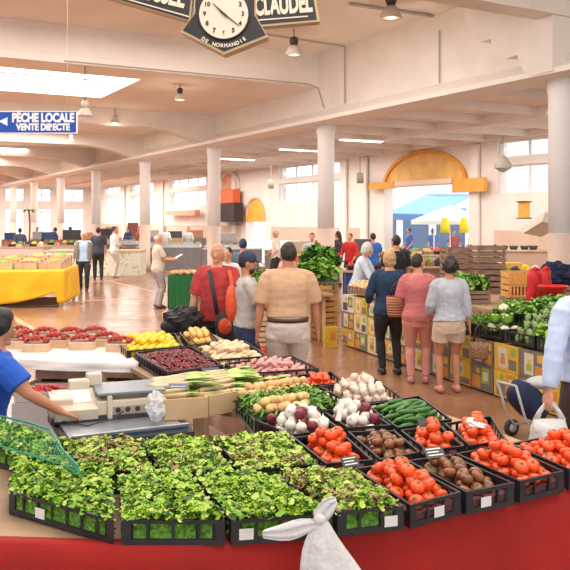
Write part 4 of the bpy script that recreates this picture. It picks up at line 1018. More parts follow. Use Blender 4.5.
s = empty('weighing_scale', cen+nn*.20-d*.03+V(0, 0, .849), rz-.08); tag(s, 'beige electronic market scale with grey plate and printer, on the counter', 'scale')
m = MB(); m.box((-.05, .02, .015), (.6, .34, .03)); m.build('riser', darkp, s); m = MB(); m.box((.12, .02, .075), (.40, .34, .09)); m.build('base', beige, s, bevel=.01)
m = MB(); m.box((.14, .02, .16), (.42, .34, .016)); m.box((.14, .02, .135), (.28, .2, .05), mi=1); m.build('weighing_plate', [plate, beiged], s, bevel=.004)
m = MB(); m.box((.0, -.14, .08), (.03, .05, .14)); m.build('support', beige, s, bevel=.005)
m = MB(); M = Matrix.Translation((-.2, -.02, .085)) @ Matrix.Rotation(.25, 4, 'X'); m.box((0, 0, 0), (.26, .30, .07), M=M); m.box((0, .03, .038), (.20, .18, .008), M=M, mi=1); m.build('keyboard', [beige, gcard], s, bevel=.008)
m = MB(); m.box((-.28, .03, .07), (.14, .26, .14)); m.build('printer_housing', beige, s, bevel=.012)
m = MB(); m.box((-.16, .13, .17), (.13, .09, .08)); m.box((-.06, .17, .20), (.10, .08, .08)); m.build('display', beige, s, bevel=.01)
for i in range(3): m = MB(); m.tube([(.05+i*.06, -.152, .06), (.05+i*.06, -.16, .06)], .016, 12); m.build('dial', darkp, s)
m = MB(); m.box((.13, -.151, .055), (.30, .004, .05)); m.build('front_panel', beiged, s)
m = MB(); m.tube([(-.3, -.14, .02), (-.15, -.26, .005), (.0, -.22, .02), (.08, -.16, .05)], .005, 6); m.build('cable', darkp, s)
crumple('paper_pile', 'crumpled pale papers behind the scale display', 'paper', cen+nn*.27+V(.02, 0, .90), (.16, .05, .06), mat('paper_tan', (.66, .55, .44), .8, .1, 4), 9, .7)
# seller in the blue T-shirt
hairb = mat('hair_black', (.015, .012, .012), .5, .3, 40); bluet = mat('blue_tshirt', (.008, .09, .50), .75, .1, 4); denim = mat('dark_denim', (.02, .035, .09), .8, .2, 8)
hx = G(62, 412, .93)
L0 = Vector((-1.86, 4.85, 0)); R0 = -1.05
def tolocal(p, loc, rot, sc): q = Vector(p)-Vector(loc); return (Matrix.Rotation(-rot, 4, 'Z') @ q)/sc
sc = 1.54/1.75
person('person', L0, R0, 1.54, 'seller in a bright blue T-shirt with black hair reaching to the scale', topmat=bluet, sleeve=.75, legmat=denim, hair='bob', hairmat=hairb, lean=.20, build=1.3, hl=(-.22, .1, .9), hr=tolocal(hx, L0, R0, sc), dr=(0, 1, -.45), pitch=.35, female=True, vox=.008, skin=SKINT, erpole=(1, -.4, -.8), shoemat=black, face=True, loose=.016, yaw=-.1)
# man in pale blue shirt at the right edge
palebl = mat('pale_blue_shirt', (.50, .60, .80), .75, .05, 5); brownp = mat('dark_brown_trousers', (.06, .04, .035), .8, .2, 8)
L0 = Vector((2.13, 5.55, 0)); sc = 1.83/1.75
p_, inf = person('person', L0, .25, 1.83, 'man in a pale blue long sleeved shirt at the right edge, holding a white bag', topmat=palebl, sleeve=1.93, legmat=brownp, hair='short', hairmat=mat('hair_grey', (.35, .33, .31), .6), hl=tolocal(P(547, 404, 5.35), L0, .25, sc), vox=.008, shoemat=black, elpole=(-1, -.2, 0), build=1.12, collar=True, loose=.02, curl=1.3, face=True, hem=.90, shoulder=.20)
hw_ = Matrix.Translation(L0) @ Matrix.Rotation(.25, 4, 'Z') @ Matrix.Scale(sc, 4) @ inf['haL']
def carrier(c, w, h, lab, mt, top=.10):
    t = empty('carrier_bag', c-V(0, 0, h+top)); tag(t, lab, 'bag'); m = MB(); seg = 28; vs = []
    L = [(0, .40, .3), (.05, .5, .5), (.4, .55, .6), (.8, .5, .5), (1, .46, .12)]
    for z, a, b in L:
        for k in range(seg):
            g = 2*math.pi*k/seg; f = 1+.07*math.sin(g*4+z*5)+.05*math.sin(g*9+z*3); vs.append(V(a*w*f*math.cos(g), b*w*.55*f*math.sin(g), z*h))
    n = len(L); m.add(vs, [(i*seg+k, i*seg+(k+1) % seg, (i+1)*seg+(k+1) % seg, (i+1)*seg+k) for i in range(n-1) for k in range(seg)]+[tuple(range(seg))[::-1], tuple(range((n-1)*seg, n*seg))]); o = m.build('bag_body', mt, t, True)
    for s in (-1, 1):
        m = MB(); m.tube([(s*w*.38, 0, h*.97), (s*w*.26, 0, h+top*.4), (s*w*.1, 0, h+top*.8), (0, 0, h+top)], [w*.10, w*.07, .014, .01], 10, ry=.007, side=(1, 0, 0)); m.build('handle', mt, t, True)
    return t
carrier(hw_+V(0, -.0, -.06), 0.24, .28, 'white plastic carrier bag hanging from the right man\'s hand', bagw, .13)
# trolley
navy = mat('navy_fabric', (.012, .022, .06), .85, .2, 8, .2, 60); greyp = mat('grey_plastic', (.45, .44, .43), .4); rub = mat('rubber', (.03, .03, .03), .7)
tc = G(517, 441, .0); t = empty('shopping_trolley', tc+V(.08, .05, 0), .5); tag(t, 'navy shopping trolley leaning behind the rear tomatoes', 'trolley')
m = MB(); M = Matrix.Translation((.06, .05, .38)) @ Matrix.Rotation(-.9, 4, 'Y'); m.ell((0, 0, -.05), (.14, .13, .25), 18, 12, fn=lambda q: Vector((math.copysign(abs(q.x)**.7, q.x), math.copysign(abs(q.y)**.7, q.y), math.copysign(abs(q.z)**.8, q.z)))*(1+.05*noise.noise(q*2)), M=M); m.build('bag_body', navy, t, True)
m = MB(); m.tube([(-.22, -.12, .55), (-.10, -.12, .22), (0, -.12, .12), (.3, -.12, .10)], .012, 8); m.tube([(-.22, .12, .55), (-.10, .12, .22), (0, .12, .12), (.3, .12, .10)], .012, 8); m.tube([(-.22, -.12, .55), (-.22, .12, .55)], .012, 8); m.build('frame', greyp, t, True)
m = MB(); m.ell((.22, 0, .52), (.16, .12, .06), 14, 8); m.build('flap', mat('grey_flap', (.45, .45, .47), .7), t, True)
for s in (-1, 1):
    m = MB(); m.tube([(0, s*.16-.02, .08), (0, s*.16+.02, .08)], .08, 20); w = m.build('wheel', rub, t, True); m = MB(); m.tube([(0, s*.16-.025, .08), (0, s*.16+.025, .08)], .045, 14); m.build('hub', greyp, w, True)
# ---------------------------------------------------------------- customers
beigeS = mat('beige_shirt', (.60, .37, .22), .8, .06, 3); offw = mat('cream_trousers', (.64, .55, .48), .8, .05, 5); leather = mat('belt_leather', (.07, .035, .02), .4)
hairbr = mat('hair_dark_brown', (.03, .018, .012), .55, .3, 40); hairg = mat('hair_white', (.62, .57, .52), .6, .1, 30); hairbl = mat('hair_blonde', (.52, .33, .16), .6, .2, 30); hairgr = mat('hair_grey', (.35, .33, .31), .6)
brsh = mat('brown_shoe', (.12, .06, .03), .5); sandal = mat('sandal_pink', (.55, .25, .2), .6)
person('person', (0.03, 8.3, 0), .06, 1.84, 'man seen from behind in a beige shirt and cream trousers with a dark belt', topmat=beigeS, sleeve=.92, hem=1.0, legmat=offw, hair='short', hairmat=hairbr, hl=(-.31, .05, .80), hr=(.31, .08, .84), build=1.13, belly=.03, belt=leather, shoemat=brsh, collar=True, vox=.010, skin=SKINT, loose=.02, face=True, yaw=.25, elpole=(-1, -.4, 0), erpole=(1, -.4, 0), shoulder=.195)
redS = mat('red_shirt', (.48, .045, .05), .8, .2, 6); blacktr = mat('black_trousers', (.02, .02, .024), .8, .2, 8)
pA, iA = person('person', (-.80, 9.5, 0), math.pi-.15, 1.80, 'bald man in a red polo shirt facing the camera with an orange backpack strap', topmat=redS, sleeve=.95, legmat=blacktr, hair='fringe', hairmat=hairgr, hl=(-.22, .30, .95), hr=(.34, .1, .74), build=1.12, belly=.03, shoemat=brsh, vox=.010, face=True, collar=True, fl=(-.12, .1), fr_=(.13, -.05))
def band(parent, pts, w, name, mt, th=.008):
    m = MB(); m.tube(pts, w, 8, ry=th, side=(1, 0, 0)); return m.build(name, mt, parent, True)
orr = mat('orange_nylon', (.72, .09, .02), .6, .2, 8)
t = empty('backpack', (-.70, 9.24, .86), .2); tag(t, 'orange and black backpack carried in front by the bald man', 'backpack')
m = MB(); m.ell((0, 0, 0), (.11, .075, .16), 16, 12, fn=lambda q: Vector((math.copysign(abs(q.x)**.75, q.x), math.copysign(abs(q.y)**.75, q.y), q.z))); m.build('pack_body', mat('black_nylon', (.03, .03, .035), .7), t, True)
m = MB(); m.ell((0, -.05, -.0), (.085, .05, .10), 12, 8); m.build('front_pocket', orr, t, True)
m = MB(); m.tube([(-.08, .02, .13), (-.13, .0, .42), (-.16, .14, .63)], .025, 8, ry=.01); m.build('strap', mat('black_nylon', (.03, .03, .035), .7), t, True)
m = MB(); m.tube([(.08, .02, .13), (.10, .0, .42), (.07, .14, .63)], .025, 8, ry=.01); m.build('strap', orr, t, True)
greyt = mat('grey_tshirt', (.50, .46, .43), .8, .1, 8); jeans = mat('blue_jeans', (.04, .06, .14), .85, .25, 8); navycap = mat('navy_cap', (.03, .04, .08), .8)
pB, iB = person('person', (-.42, 8.75, 0), -math.pi/2+.15, 1.72, 'bearded man in a grey T-shirt and dark cap seen from the side', topmat=greyt, sleeve=.8, legmat=jeans, legs='slim', hair='short', hairmat=hairb, hl=(-.10, .36, 1.16), hr=(.10, .38, 1.14), vox=.010, face=True, shoemat=black, fl=(-.1, .12), fr_=(.1, -.12), pitch=.2, hem=.93, skin=SKINT)
m = MB(); hm = MB(); hm.ell((0, -.012, .055), (.092, .105, .085), 16, 10); hm.tube([(0, .07, .045), (0, .13, .04), (0, .16, .03)], [.07, .062, .03], 12, ry=[.012, .008, .005], side=(1, 0, 0)); hm.v = [tuple(iB['HM'] @ Vector(q)) for q in hm.v]; hm.build('cap', navycap, pB, True)
hm = MB(); hm.ell((0, .052, -.075), (.056, .042, .045), 12, 8); hm.v = [tuple(iB['HM'] @ Vector(q)) for q in hm.v]; hm.build('beard', hairb, pB, True)
t = empty('backpack', (-.62, 8.80, 1.16), -math.pi/2+.1); tag(t, 'red and orange backpack on the back of the man with the cap', 'backpack')
m = MB(); m.ell((0, .04, 0), (.14, .075, .20), 16, 12, fn=lambda q: Vector((math.copysign(abs(q.x)**.75, q.x), math.copysign(abs(q.y)**.75, q.y), q.z))); m.build('pack_body', orr, t, True)
for s in (-1, 1): m = MB(); m.tube([(s*.10, .06, .20), (s*.13, .20, .27), (s*.12, .35, .18), (s*.10, .38, .0)], .022, 8, ry=.01); m.build('strap', mat('dark_red_nylon', (.30, .03, .03), .7), t, True)
# seller with white hair
bwsh = mat('blue_white_shirt', (.62, .70, .78), .8, .08, 6)
person('person', (1.24, 13.9, 0), -1.9, 1.70, 'white haired vendor in a light blue shirt bending over the potatoes', topmat=bwsh, sleeve=1.8, legmat=denim, hair='bob', hairmat=hairg, hl=(-.15, .45, .95), hr=(.2, .45, .92), lean=.28, pitch=.3, vox=.014, face=True, collar=True, shoemat=black, dl=(0, 1, -.3), dr=(0, 1, -.3))
# three women
navyj = mat('navy_jacket', (.015, .045, .10), .85, .3, 30); pinkt = mat('pink_trousers', (.66, .30, .24), .8, .06, 5); pinktop = clothmat('pink_check', (.55, .11, .12), (.62, .24, .23), 70); greyk = mat('grey_knit', (.45, .47, .52), .85, .1, 30); shorts_ = mat('beige_shorts', (.66, .50, .38), .8, .08, 6)
person('person', (1.40, 10.75, 0), .12, 1.66, 'blonde woman in a navy jacket and black trousers seen from behind', topmat=navyj, sleeve=1.85, hem=.80, legmat=blacktr, legs='slim', hair='bob', hairmat=hairbl, hl=(-.24, .25, 1.0), hr=(.25, .2, .95), female=True, build=1.15, vox=.010, shoemat=black, loose=.022, fl=(-.09, .02), fr_=(.12, -.03), face=True)
person('person', (1.69, 10.15, 0), -.12, 1.64, 'woman in pink trousers and a pink patterned top seen from behind', topmat=pinktop, sleeve=.9, hem=.84, legmat=pinkt, legs='slim', hair='short', hairmat=hairbr, hl=(-.2, .25, .98), hr=(.22, .28, 1.0), female=True, build=1.12, vox=.010, shoemat=sandal, loose=.016, yaw=-.7, fl=(-.09, .02), fr_=(.10, .05), face=True)
person('person', (1.975, 9.62, 0), .05, 1.62, 'woman in a grey sweater and beige shorts with curly brown hair', topmat=greyk, sleeve=1.6, hem=.88, legmat=shorts_, legs='shorts', hair='curly', hairmat=hairbr, hl=(-.22, .2, .95), hr=(.28, .02, .80), female=True, build=1.08, vox=.010, shoemat=sandal, loose=.02, yaw=.3, fl=(-.12, 0), fr_=(.11, .03), face=True, skin=SKINT)
wick = clothmat('striped_straw', (.55, .33, .18), (.30, .06, .05), 9, 'Z')
def basket(name, lab, c, w, h, mt, strap, rz=0):
    t = empty(name, c, rz); tag(t, lab, 'bag'); m = MB()
    m.lathe([(.8, 0), (.92, .12), (1, .6), (1, 1), (.95, 1), (.93, .3), (.8, .1)], 22, M=Matrix.Diagonal((w/2, w*.28, h, 1))); m.build('basket_body', mt, t, True)
    m = MB(); m.tube([(-w*.3, 0, h), (-w*.22, 0, h+strap*.7), (0, 0, h+strap), (w*.22, 0, h+strap*.7), (w*.3, 0, h)], .012, 8); m.build('handle', leather, t, True); return t
basket('straw_basket', 'red striped straw shopping bag on the blonde woman\'s arm', (1.47, 10.42, .82), .30, .27, wick, .18)
basket('straw_basket', 'brown woven basket beside the woman in shorts, in front of the cartons', (2.34, 9.58, .42), .26, .2, mat('brown_wicker', (.28, .15, .09), .8, .3, 40), .22)
# man in black behind
person('person', (2.05, 14.8, 0), .2, 1.78, 'man in a black T-shirt standing behind the blonde woman', topmat=mat('black_tshirt', (.018, .018, .02), .8), sleeve=.8, legmat=denim, hair='short', hairmat=hairbr, build=1.1, vox=.014, shoemat=black, yaw=.3, face=True)
# man with paper, walkers
pc = mat('cream_shirt', (.62, .53, .44), .8, .06, 5); ltr = mat('light_grey_trousers', (.38, .33, .31), .8, .08, 5)
pM, iM = person('person', (-2.98, 18.75, 0), -1.2, 1.74, 'elderly man in a cream shirt and grey trousers reading a paper in the open floor', topmat=pc, sleeve=.8, legmat=ltr, hair='fringe', hairmat=hairg, hl=(-.1, .34, 1.16), hr=(.12, .36, 1.14), pitch=.35, vox=.014, face=True, shoemat=brsh, build=1.05, belly=.04)
M = Matrix.Translation((-2.98, 18.75, 0)) @ Matrix.Rotation(-1.2, 4, 'Z'); m = MB(); m.hexa([V(x, y, z) for z in (0, .003) for x, y in ((-.11, -.03), (.11, -.03), (.11, .16), (-.11, .16))]); o = m.build('paper_sheet', gcard); o.location = M @ V(0, .44, 1.18); o.rotation_euler = (.5, 0, -1.2); tag(o, 'white sheet of paper in the elderly man\'s hands', 'paper')
blp = clothmat('blue_print_top', (.25, .42, .62), (.60, .70, .78), 60); olive = mat('olive_cardigan', (.22, .18, .14), .85)
pW, iW = person('person', (-5.86, 23.3, 0), math.pi+.15, 1.72, 'walking woman with white hair, blue print top and black trousers', topmat=blp, sleeve=.3, hem=.84, legmat=blacktr, hair='bob', hairmat=hairg, female=True, build=1.15, vox=.014, face=True, shoemat=black, fl=(-.1, .12), fr_=(.1, -.12), hl=(-.2, .05, .84), hr=(.3, .05, .8))
m = MB()
for s in (-1, 1):
    m.tube([iW['R'] @ V(s*.15, .02, 1.44), V(s*.175, .06, 1.2), V(s*.18, .06, .95)], [.06, .075, .08], 10, ry=[.09, .12, .12], side=(1, 0, 0)); el, ha = (iW['elL'], iW['haL']) if s < 0 else (iW['elR'], iW['haR']); sh = iW['shL'] if s < 0 else iW['shR']; m.tube([sh, el, el.lerp(ha, .7)], [.075, .06, .05], 10)
fuse('cardigan', m, olive, pW, .014, 2, .01, 4)
carrier(Vector((-6.17, 23.15, .78)), .26, .30, 'pinkish carrier bag in the walking woman\'s hand', mat('pink_plastic', (.78, .58, .52), .4), .12)
person('person', (-6.42, 27.5, 0), .3, 1.80, 'person in dark clothes with a backpack walking behind the white haired woman', topmat=mat('dark_grey_top', (.05, .055, .08), .8), sleeve=.9, legmat=blacktr, hair='short', hairmat=hairbr, vox=.018, shoemat=black, fl=(-.1, .1), fr_=(.1, -.1), build=1.05)
person('person', (-6.14, 28.8, 0), -1.3, 1.82, 'person in white clothes with a dark cap left of the fish counter', topmat=mat('white_coat', (.80, .76, .72), .8), sleeve=1.5, hem=.8, legmat=offw, hair='short', hairmat=navycap, vox=.018, shoemat=offw, hl=(-.1, .3, 1.05), hr=(.1, .3, 1.05), build=1.25)
far = [  # px, head top y, Y, rot, top colour, hair, label
 (373, 232, 22, 0.3, (.02, .12, .45), hairbr, 'person in a bright blue T-shirt left of the big doorway, seen from behind', .7, 1.7),
 (350, 233, 24, 2.6, (.55, .02, .02), hairbr, 'person in a red top between the fourth window and the column', 1.6, 1.65),
 (338, 231, 25, 1.0, (.05, .04, .05), hairb, 'woman with long dark hair left of the person in red', 1.6, 1.7),
 (312, 231, 23, 3.0, (.55, .56, .58), hairbr, 'vendor in grey behind the red crate of the leafy stall', .8, 1.68),
 (276, 229, 25, 1.9, (.78, .70, .62), hairg, 'person in pale clothes behind the beige shirted man', 1.2, 1.75),
 (243, 238, 15.5, .1, (.10, .14, .2), navycap, 'person with a blue grey cap behind the man with the cap', 1.2, 1.70),
 (228, 244, 13, 2.8, (.7, .68, .65), hairb, 'dark haired person in white between the red shirt and the cap', 1.2, 1.62),
 (288, 250, 15.7, 2.4, (.70, .35, .33), hairbl, 'person in pink behind the beige shirted man', 1.2, 1.50),
 (20, 226, 34, .5, (.08, .1, .2), hairb, 'dark dressed person far left beyond the yellow stall', 1.2, 1.7),
 (37, 222, 40, 2.8, (.6, .5, .45), hairbr, 'distant person in light brown beyond the yellow stall', 1.2, 1.7),
 (55, 228, 36, 1.5, (.02, .05, .3), hairb, 'distant person in dark blue between two columns', 1.2, 1.7),
 (70, 226, 39.6, 1.0, (.03, .03, .03), hairb, 'distant person in black between two columns', 1.2, 1.7),
 (128, 226, 39.2, 2.5, (.02, .05, .2), hairb, 'distant person in navy behind the person in white', 1.2, 1.7),
 (139, 224, 40, 2.5, (.4, .1, .05), hairbr, 'distant person in rust red near the slim columns', 1.2, 1.7),
 (165, 222, 37, 3.1, (.7, .68, .66), hairb, 'fishmonger in white under the long coral fascia, leftmost', 1.2, 1.75),
 (188, 222, 37, 2.9, (.55, .55, .58), hairbr, 'fishmonger in grey under the long coral fascia, rightmost', 1.2, 1.72),
 (433, 226, 32.4, .4, (.12, .2, .45), hairbr, 'customer in blue outside under the blue awning', .7, 1.7),
 (409, 224, 32.6, 2.0, (.1, .15, .4), hairb, 'customer in dark blue at the left end of the awning', .7, 1.7),
 (472, 226, 32.2, 1.0, (.15, .15, .25), hairb, 'customer in grey outside right of the yellow vests', .7, 1.7),
 (454, 228, 32.3, 3.0, (.45, .1, .1), hairbr, 'customer in red outside below the yellow vests', .7, 1.65)]
for i, (px, py, Y, rot, col, hr_, lab, sl, hh) in enumerate(far):
    X = (px-CX)/F*Y
    person('person', (X, Y, 0), rot, hh, lab, topmat=mat('far_top_%d' % i, col, .8, .1, 8), sleeve=sl, legmat=(denim, blacktr, ltr)[i % 3], hair='long' if 'woman' in lab else 'short', hairmat=hr_, vox=.02, shoemat=black, hl=(-.22, .2, .95), hr=(.22, .22, .98))
# ================================================================ vegetable stall behind the women (frame s along, n away)
SO = Vector((2.72, 8.75, 0)); SD = Vector((-.367, .930, 0)).normalized(); SN = Vector((SD.y, -SD.x, 0))
def Q(s, n, z=0): return SO+SD*s+SN*n+V(0, 0, z)
SRZ = math.atan2(SD.y, SD.x)
cyel = mat('carton_yellow', (.68, .42, .045), .65, .1, 6); cgry = mat('carton_grey', (.20, .155, .13), .7, .15, 6); cwht = mat('carton_white', (.64, .58, .48), .65, .05, 4); cgrn = mat('carton_green', (.30, .40, .06), .65, .15, 6); corg = mat('carton_orange', (.62, .24, .04), .65, .1, 8); cdk = mat('carton_dark', (.10, .07, .06), .7)
sty = [('yellow and white printed fruit carton', cyel, (cwht, corg, cgrn, cgry)), ('grey brown printed fruit carton with white picture', cgry, (cwht, cgrn, cyel, corg)), ('pale printed fruit carton with yellow patches', cwht, (cyel, cgry, cgrn, cdk))]
rnd = random.Random(11)
def pcarton(s0, n0, z0, w, d, h, k, lab, grp):
    t = empty('fruit_carton', Q(s0+w/2, n0+d/2, z0), SRZ); nm, base, pal = sty[k]; tag(t, lab, 'carton', grp)
    m = MB(); m.box((0, 0, h/2-.002), (w-.012, d-.012, h-.006)); m.build('carton_shell', base, t)
    y = (d-.012)/2      # front face: local +y is -SN
    m = MB(); mats = [pal[0], pal[1], pal[2], pal[3]]
    def pt(x0, x1, a, b, mi, e=.003): m.box(((x0+x1)/2*w, y+e/2, (a+b)/2*h), ((x1-x0)*w, e, (b-a)*h), mi=mi)
    v = rnd.random()*.1
    t0 = rnd.choice((0, 0, 1, 2))
    if t0 == 0: pt(-.42, -.12, .10, .48, 3); pt(-.06+v, .28+v, .12, .88, 0); pt(-.42, -.2, .62, .9, 2); pt(.0+v, .2+v, .25, .5, 1, .005); pt(.04+v, .16+v, .5, .66, 2, .006)
    elif t0 == 1: pt(-.46, .46, .06, .30, 3); pt(-.2+v, .0+v, .42, .86, 0); pt(.1+v, .40, .45, .8, 1); pt(-.16+v, -.06+v, .5, .7, 2, .005)
    else: pt(-.40+v, -.05+v, .3, .9, 1); pt(.0+v, .36+v, .08, .55, 3); pt(-.34+v, -.14+v, .42, .75, 0, .005); pt(.1, .24, .65, .85, 2)
    m.build('printed_panel', mats, t); return t
W_ = .46; col = 0
s = -1.1
names = []
while s < 4.75:
    near = s < 1.7; zs = 0.02 if near else 0.02; rows = 2 if near else 3; h = .31 if near else .275
    for r in range(rows):
        k = (col*2+r) % 3 if not near else ((col+r) % 2 if r else (1, 0)[col % 2])
        w = W_-.01; where = 'in the lower part of' if r == 0 else 'in the upper part of'
        zone = 'below the artichokes' if s < .4 else 'behind the women' if s < 2.6 else 'below the potatoes'
        lab = sty[k][0].replace(' and white', '')+' '+zone+', '+('bottom row' if r == 0 else 'top row' if r == rows-1 else 'middle row')+', '+('rightmost', 'second', 'third', 'fourth', 'fifth', 'sixth', 'seventh', 'eighth', 'ninth', 'tenth', 'eleventh', 'twelfth', 'thirteenth')[col]+' column'
        pcarton(s+rnd.uniform(0, .01), 0+rnd.uniform(0, .015), zs+r*h, w, .36, h, k, lab, lab)
    s += W_; col += 1
# boards carrying the display behind the cartons
t = empty('display_table', Q(1.8, .9), SRZ); tag(t, 'long stepped display table behind the wall of fruit cartons', 'table')
m = MB(); m.box((-.85, .13, .64), (3.0, .64, .04)); m.box((-1.2, -.425, .80), (2.3, .45, .03)); m.build('table_top', mat('trestle_wood', (.42, .28, .17), .7, .15, 4), t)
m = MB(); m.box((1.75, 0.28, .86), (2.0, .46, .03)); m.build('table_top', mat('trestle_wood', (.42, .28, .17), .7, .15, 4), t)
for x, y, z in ((-2.2, .3, .62), (-2.2, -.55, .785), (.5, .3, .62), (-.1, -.55, .785), (1, .3, .845), (2.6, .3, .845)):
    m = MB(); m.box((x, y, z/2), (.05, .05, z)); m.build('leg', wood, t)
def Qq(s0, s1, n0, n1, z=0): return [Q(s0, n0, z), Q(s0, n1, z), Q(s1, n1, z), Q(s1, n0, z)]
cau = mat('cauliflower_white', (.78, .74, .58), .7, .08, 10); art = mat('artichoke_green', (.34, .46, .18), .6, .2, 10); artd = mat('artichoke_dark', (.18, .28, .10), .6, .2, 10)
def vcrate(s0, s1, n0, n1, z0, z1, lab): return crate(Qq(s0, s1, n0, n1), lab, z0=z0, z1=z1)[0]
GD = [mat('leaf_dark_green', (.10, .28, .03), .5, .2, 20), mat('leaf_green', (.20, .44, .05), .5, .2, 20), mat('leaf_deep', (.03, .10, .02), .5, .2, 20), mat('leaf_bright', (.36, .56, .10), .5, .2, 20), GLN[4], GLN[5]]
qs = vcrate(-.55, .0, .03, .5, .665, .80, 'black crate of round green lettuces at the front right of the carton stall')
leaves(qs, .24, 620, .10, 'bright green lettuce heads in the front right crate of the carton stall', 'lettuce', 'lettuce', (6, 4, 2, 1), z0=.68, seed=21, spill=-.04)
qs = vcrate(.03, .58, .03, .5, .665, .80, 'black crate of artichokes left of the green lettuces')
def artichoke_mesh():
    m = MB(); m.ell((0, 0, 0), (.62, .62, .8), 10, 8)
    for r in range(6):
        for i in range(8):
            a = i*.785+r*.39; el = -.9+r*.42; M = Matrix.Rotation(a, 4, 'Z') @ Matrix.Translation((.62*math.cos(el), 0, .8*math.sin(el))) @ Matrix.Rotation(-.35+.5*el*-1*.3, 4, 'Y')
            m.add([M @ V(0, -.26, -.2), M @ V(.1, 0, -.22), M @ V(0, .26, -.2), M @ V(.1, .17, .2), M @ V(.02, 0, .45), M @ V(.1, -.17, .2)], [(0, 1, 2, 3, 4, 5)], r % 2)
    m.tube([(0, 0, -.7), (.1, 0, -1.3)], .14, 6); return m.mesh('artichoke', [art, artd], True)
def cauli_mesh():
    m = MB(); r = random.Random(4)
    for i in range(60):
        g = r.uniform(0, 6.28); e = r.uniform(.1, 1.57); m.ell((.72*math.cos(g)*math.cos(e), .72*math.sin(g)*math.cos(e), .6*math.sin(e)), .2, 6, 4)
    m.ell((0, 0, 0), (.8, .8, .6), 12, 8)
    for i in range(9):
        M = Matrix.Rotation(i*.7, 4, 'Z') @ Matrix.Translation((.7, 0, -.3)) @ Matrix.Rotation(.35, 4, 'Y')
        m.add([M @ V(0, -.3, -.3), M @ V(.1, -.4, .4), M @ V(.15, 0, .95), M @ V(.1, .4, .4), M @ V(0, .3, -.3), M @ V(.12, 0, .2)], [(0, 1, 5), (1, 2, 5), (2, 3, 5), (3, 4, 5), (4, 0, 5)], 1)
    return m.mesh('cauliflower', [cau, GLN[1]], True)
MESH['art'] = [artichoke_mesh()]; MESH['cau'] = [cauli_mesh()]
heap(qs, 'art', .05, 'green artichoke|crate left of the round lettuces', 'artichokes in the front crate', 'artichoke', 'artichoke', (1, .95, .8, .4), z0=.68)
qs = vcrate(.61, 1.16, .03, .5, .665, .80, 'black crate of cauliflowers beside the woman in shorts')
heap(qs, 'cau', .075, 'white cauliflower|crate beside the woman in shorts', 'cauliflowers', 'cauliflower', 'cauliflower', (1, .9, .4), z0=.70)
qs = vcrate(-.55, .15, .55, 1.05, .665, .93, 'raised black crate of dark leafy greens behind the round lettuces')
leaves(qs, .36, 620, .11, 'dark green spinach leaves behind the round lettuces', 'greens', 'leafy_greens', (4, 4, 2, 2), z0=.68, seed=23, mats=GD)
qs = vcrate(.2, .80, .55, 1.05, .665, .93, 'raised black crate of artichokes in the second row')
heap(qs, 'art', .052, 'green artichoke|raised second row crate', 'artichokes in the second row', 'artichoke', 'artichoke', (1, .95, .7), z0=.84)
qs = vcrate(.85, 1.5, .55, 1.05, .665, .90, 'raised black crate of parsley left of the artichokes')
leaves(qs, .33, 700, .07, 'curly green parsley bunches left of the artichokes', 'greens', 'leafy_greens', (2, 4, 2, 5), z0=.68, seed=25, mats=GD, spill=-.03)
qs = vcrate(.15, .8, 1.12, 1.54, .82, 1.06, 'empty looking black crate behind the artichokes, right one')
leaves(qs, .22, 260, .1, 'few dark leaves in the right black crate behind the artichokes', 'greens', 'leafy_greens', (0, 1, 3, 0), z0=.83, seed=26, mats=GD)
qs = vcrate(.85, 1.5, 1.12, 1.54, .82, 1.02, 'black crate of celery leaves behind the parsley')
leaves(qs, .22, 300, .11, 'green celery leaves behind the parsley', 'greens', 'leafy_greens', (4, 4, 1, 3), z0=.83, seed=27, mats=GD)
qs = vcrate(-.6, .1, 1.12, 1.54, .82, 1.06, 'black crate behind the round lettuces, rightmost')
leaves(qs, .24, 260, .1, 'dark leaves in the rightmost black crate', 'greens', 'leafy_greens', (0, 1, 3, 0), z0=.83, seed=28, mats=GD)
qs = vcrate(1.2, 1.8, .03, .5, .665, .80, 'black crate of green beans in front of the women')
leaves(qs, .16, 260, .1, 'green beans in front of the women', 'beans', 'green_beans', (1, 2, 1), shape='bean', mats=bean+[bean[0]], z0=.68, seed=30)
qs = vcrate(1.85, 2.4, .03, .5, .88, 1.0, 'brown crate of carrots in front of the blonde woman') if False else None
# potatoes and red net at the left end
qs = crate(Qq(3.35, 4.0, .02, .48), 'brown crate of potatoes in front of the white haired vendor', z0=.88, z1=1.0, mt=woodd)[0]
stuffballs(qs, .036, 90, .2, [M_pot, M_potp], 'brown potatoes heaped in front of the white haired vendor', 'potatoes', 'potato_heap', .89, seed=61)
qs = crate(Qq(4.05, 4.7, .02, .48), 'brown crate of potatoes at the far end of the cartons', z0=.88, z1=1.0, mt=woodd)[0]
stuffballs(qs, .036, 90, .2, [M_pot, M_potp], 'brown potatoes in the farthest crate of the carton stall', 'potatoes', 'potato_heap', .89, seed=62)
pb = mat('clear_bag', (.74, .46, .24), .35, .2, 8, .4, 30)
t_ = Q(3.0, .25, 1.0); crumple('vegetable_bag', 'bulging clear bag of peppers with a red patch, left of the blonde woman', 'bag', t_, (.24, .2, .13), pb, 3, .3)
m = MB(); m.ell((0, 0, 0), (.07, .05, .05), 10, 8); o = m.build('pepper', mat('pepper_red', (.75, .04, .03), .3)); o.location = Q(2.86, .06, 1.09); tag(o, 'red pepper on the bulging bag left of the blonde woman', 'pepper')
crumple('plastic_bag', 'white plastic bag hanging at the blonde woman\'s left side', 'bag', Q(2.45, -.03, .95), (.09, .07, .14), bagw, 8, .4)
qs = crate(Qq(1.9, 2.7, .05, .5), 'brown crate of carrots in front of the blonde woman', z0=.85, z1=.98, mt=woodd)[0]
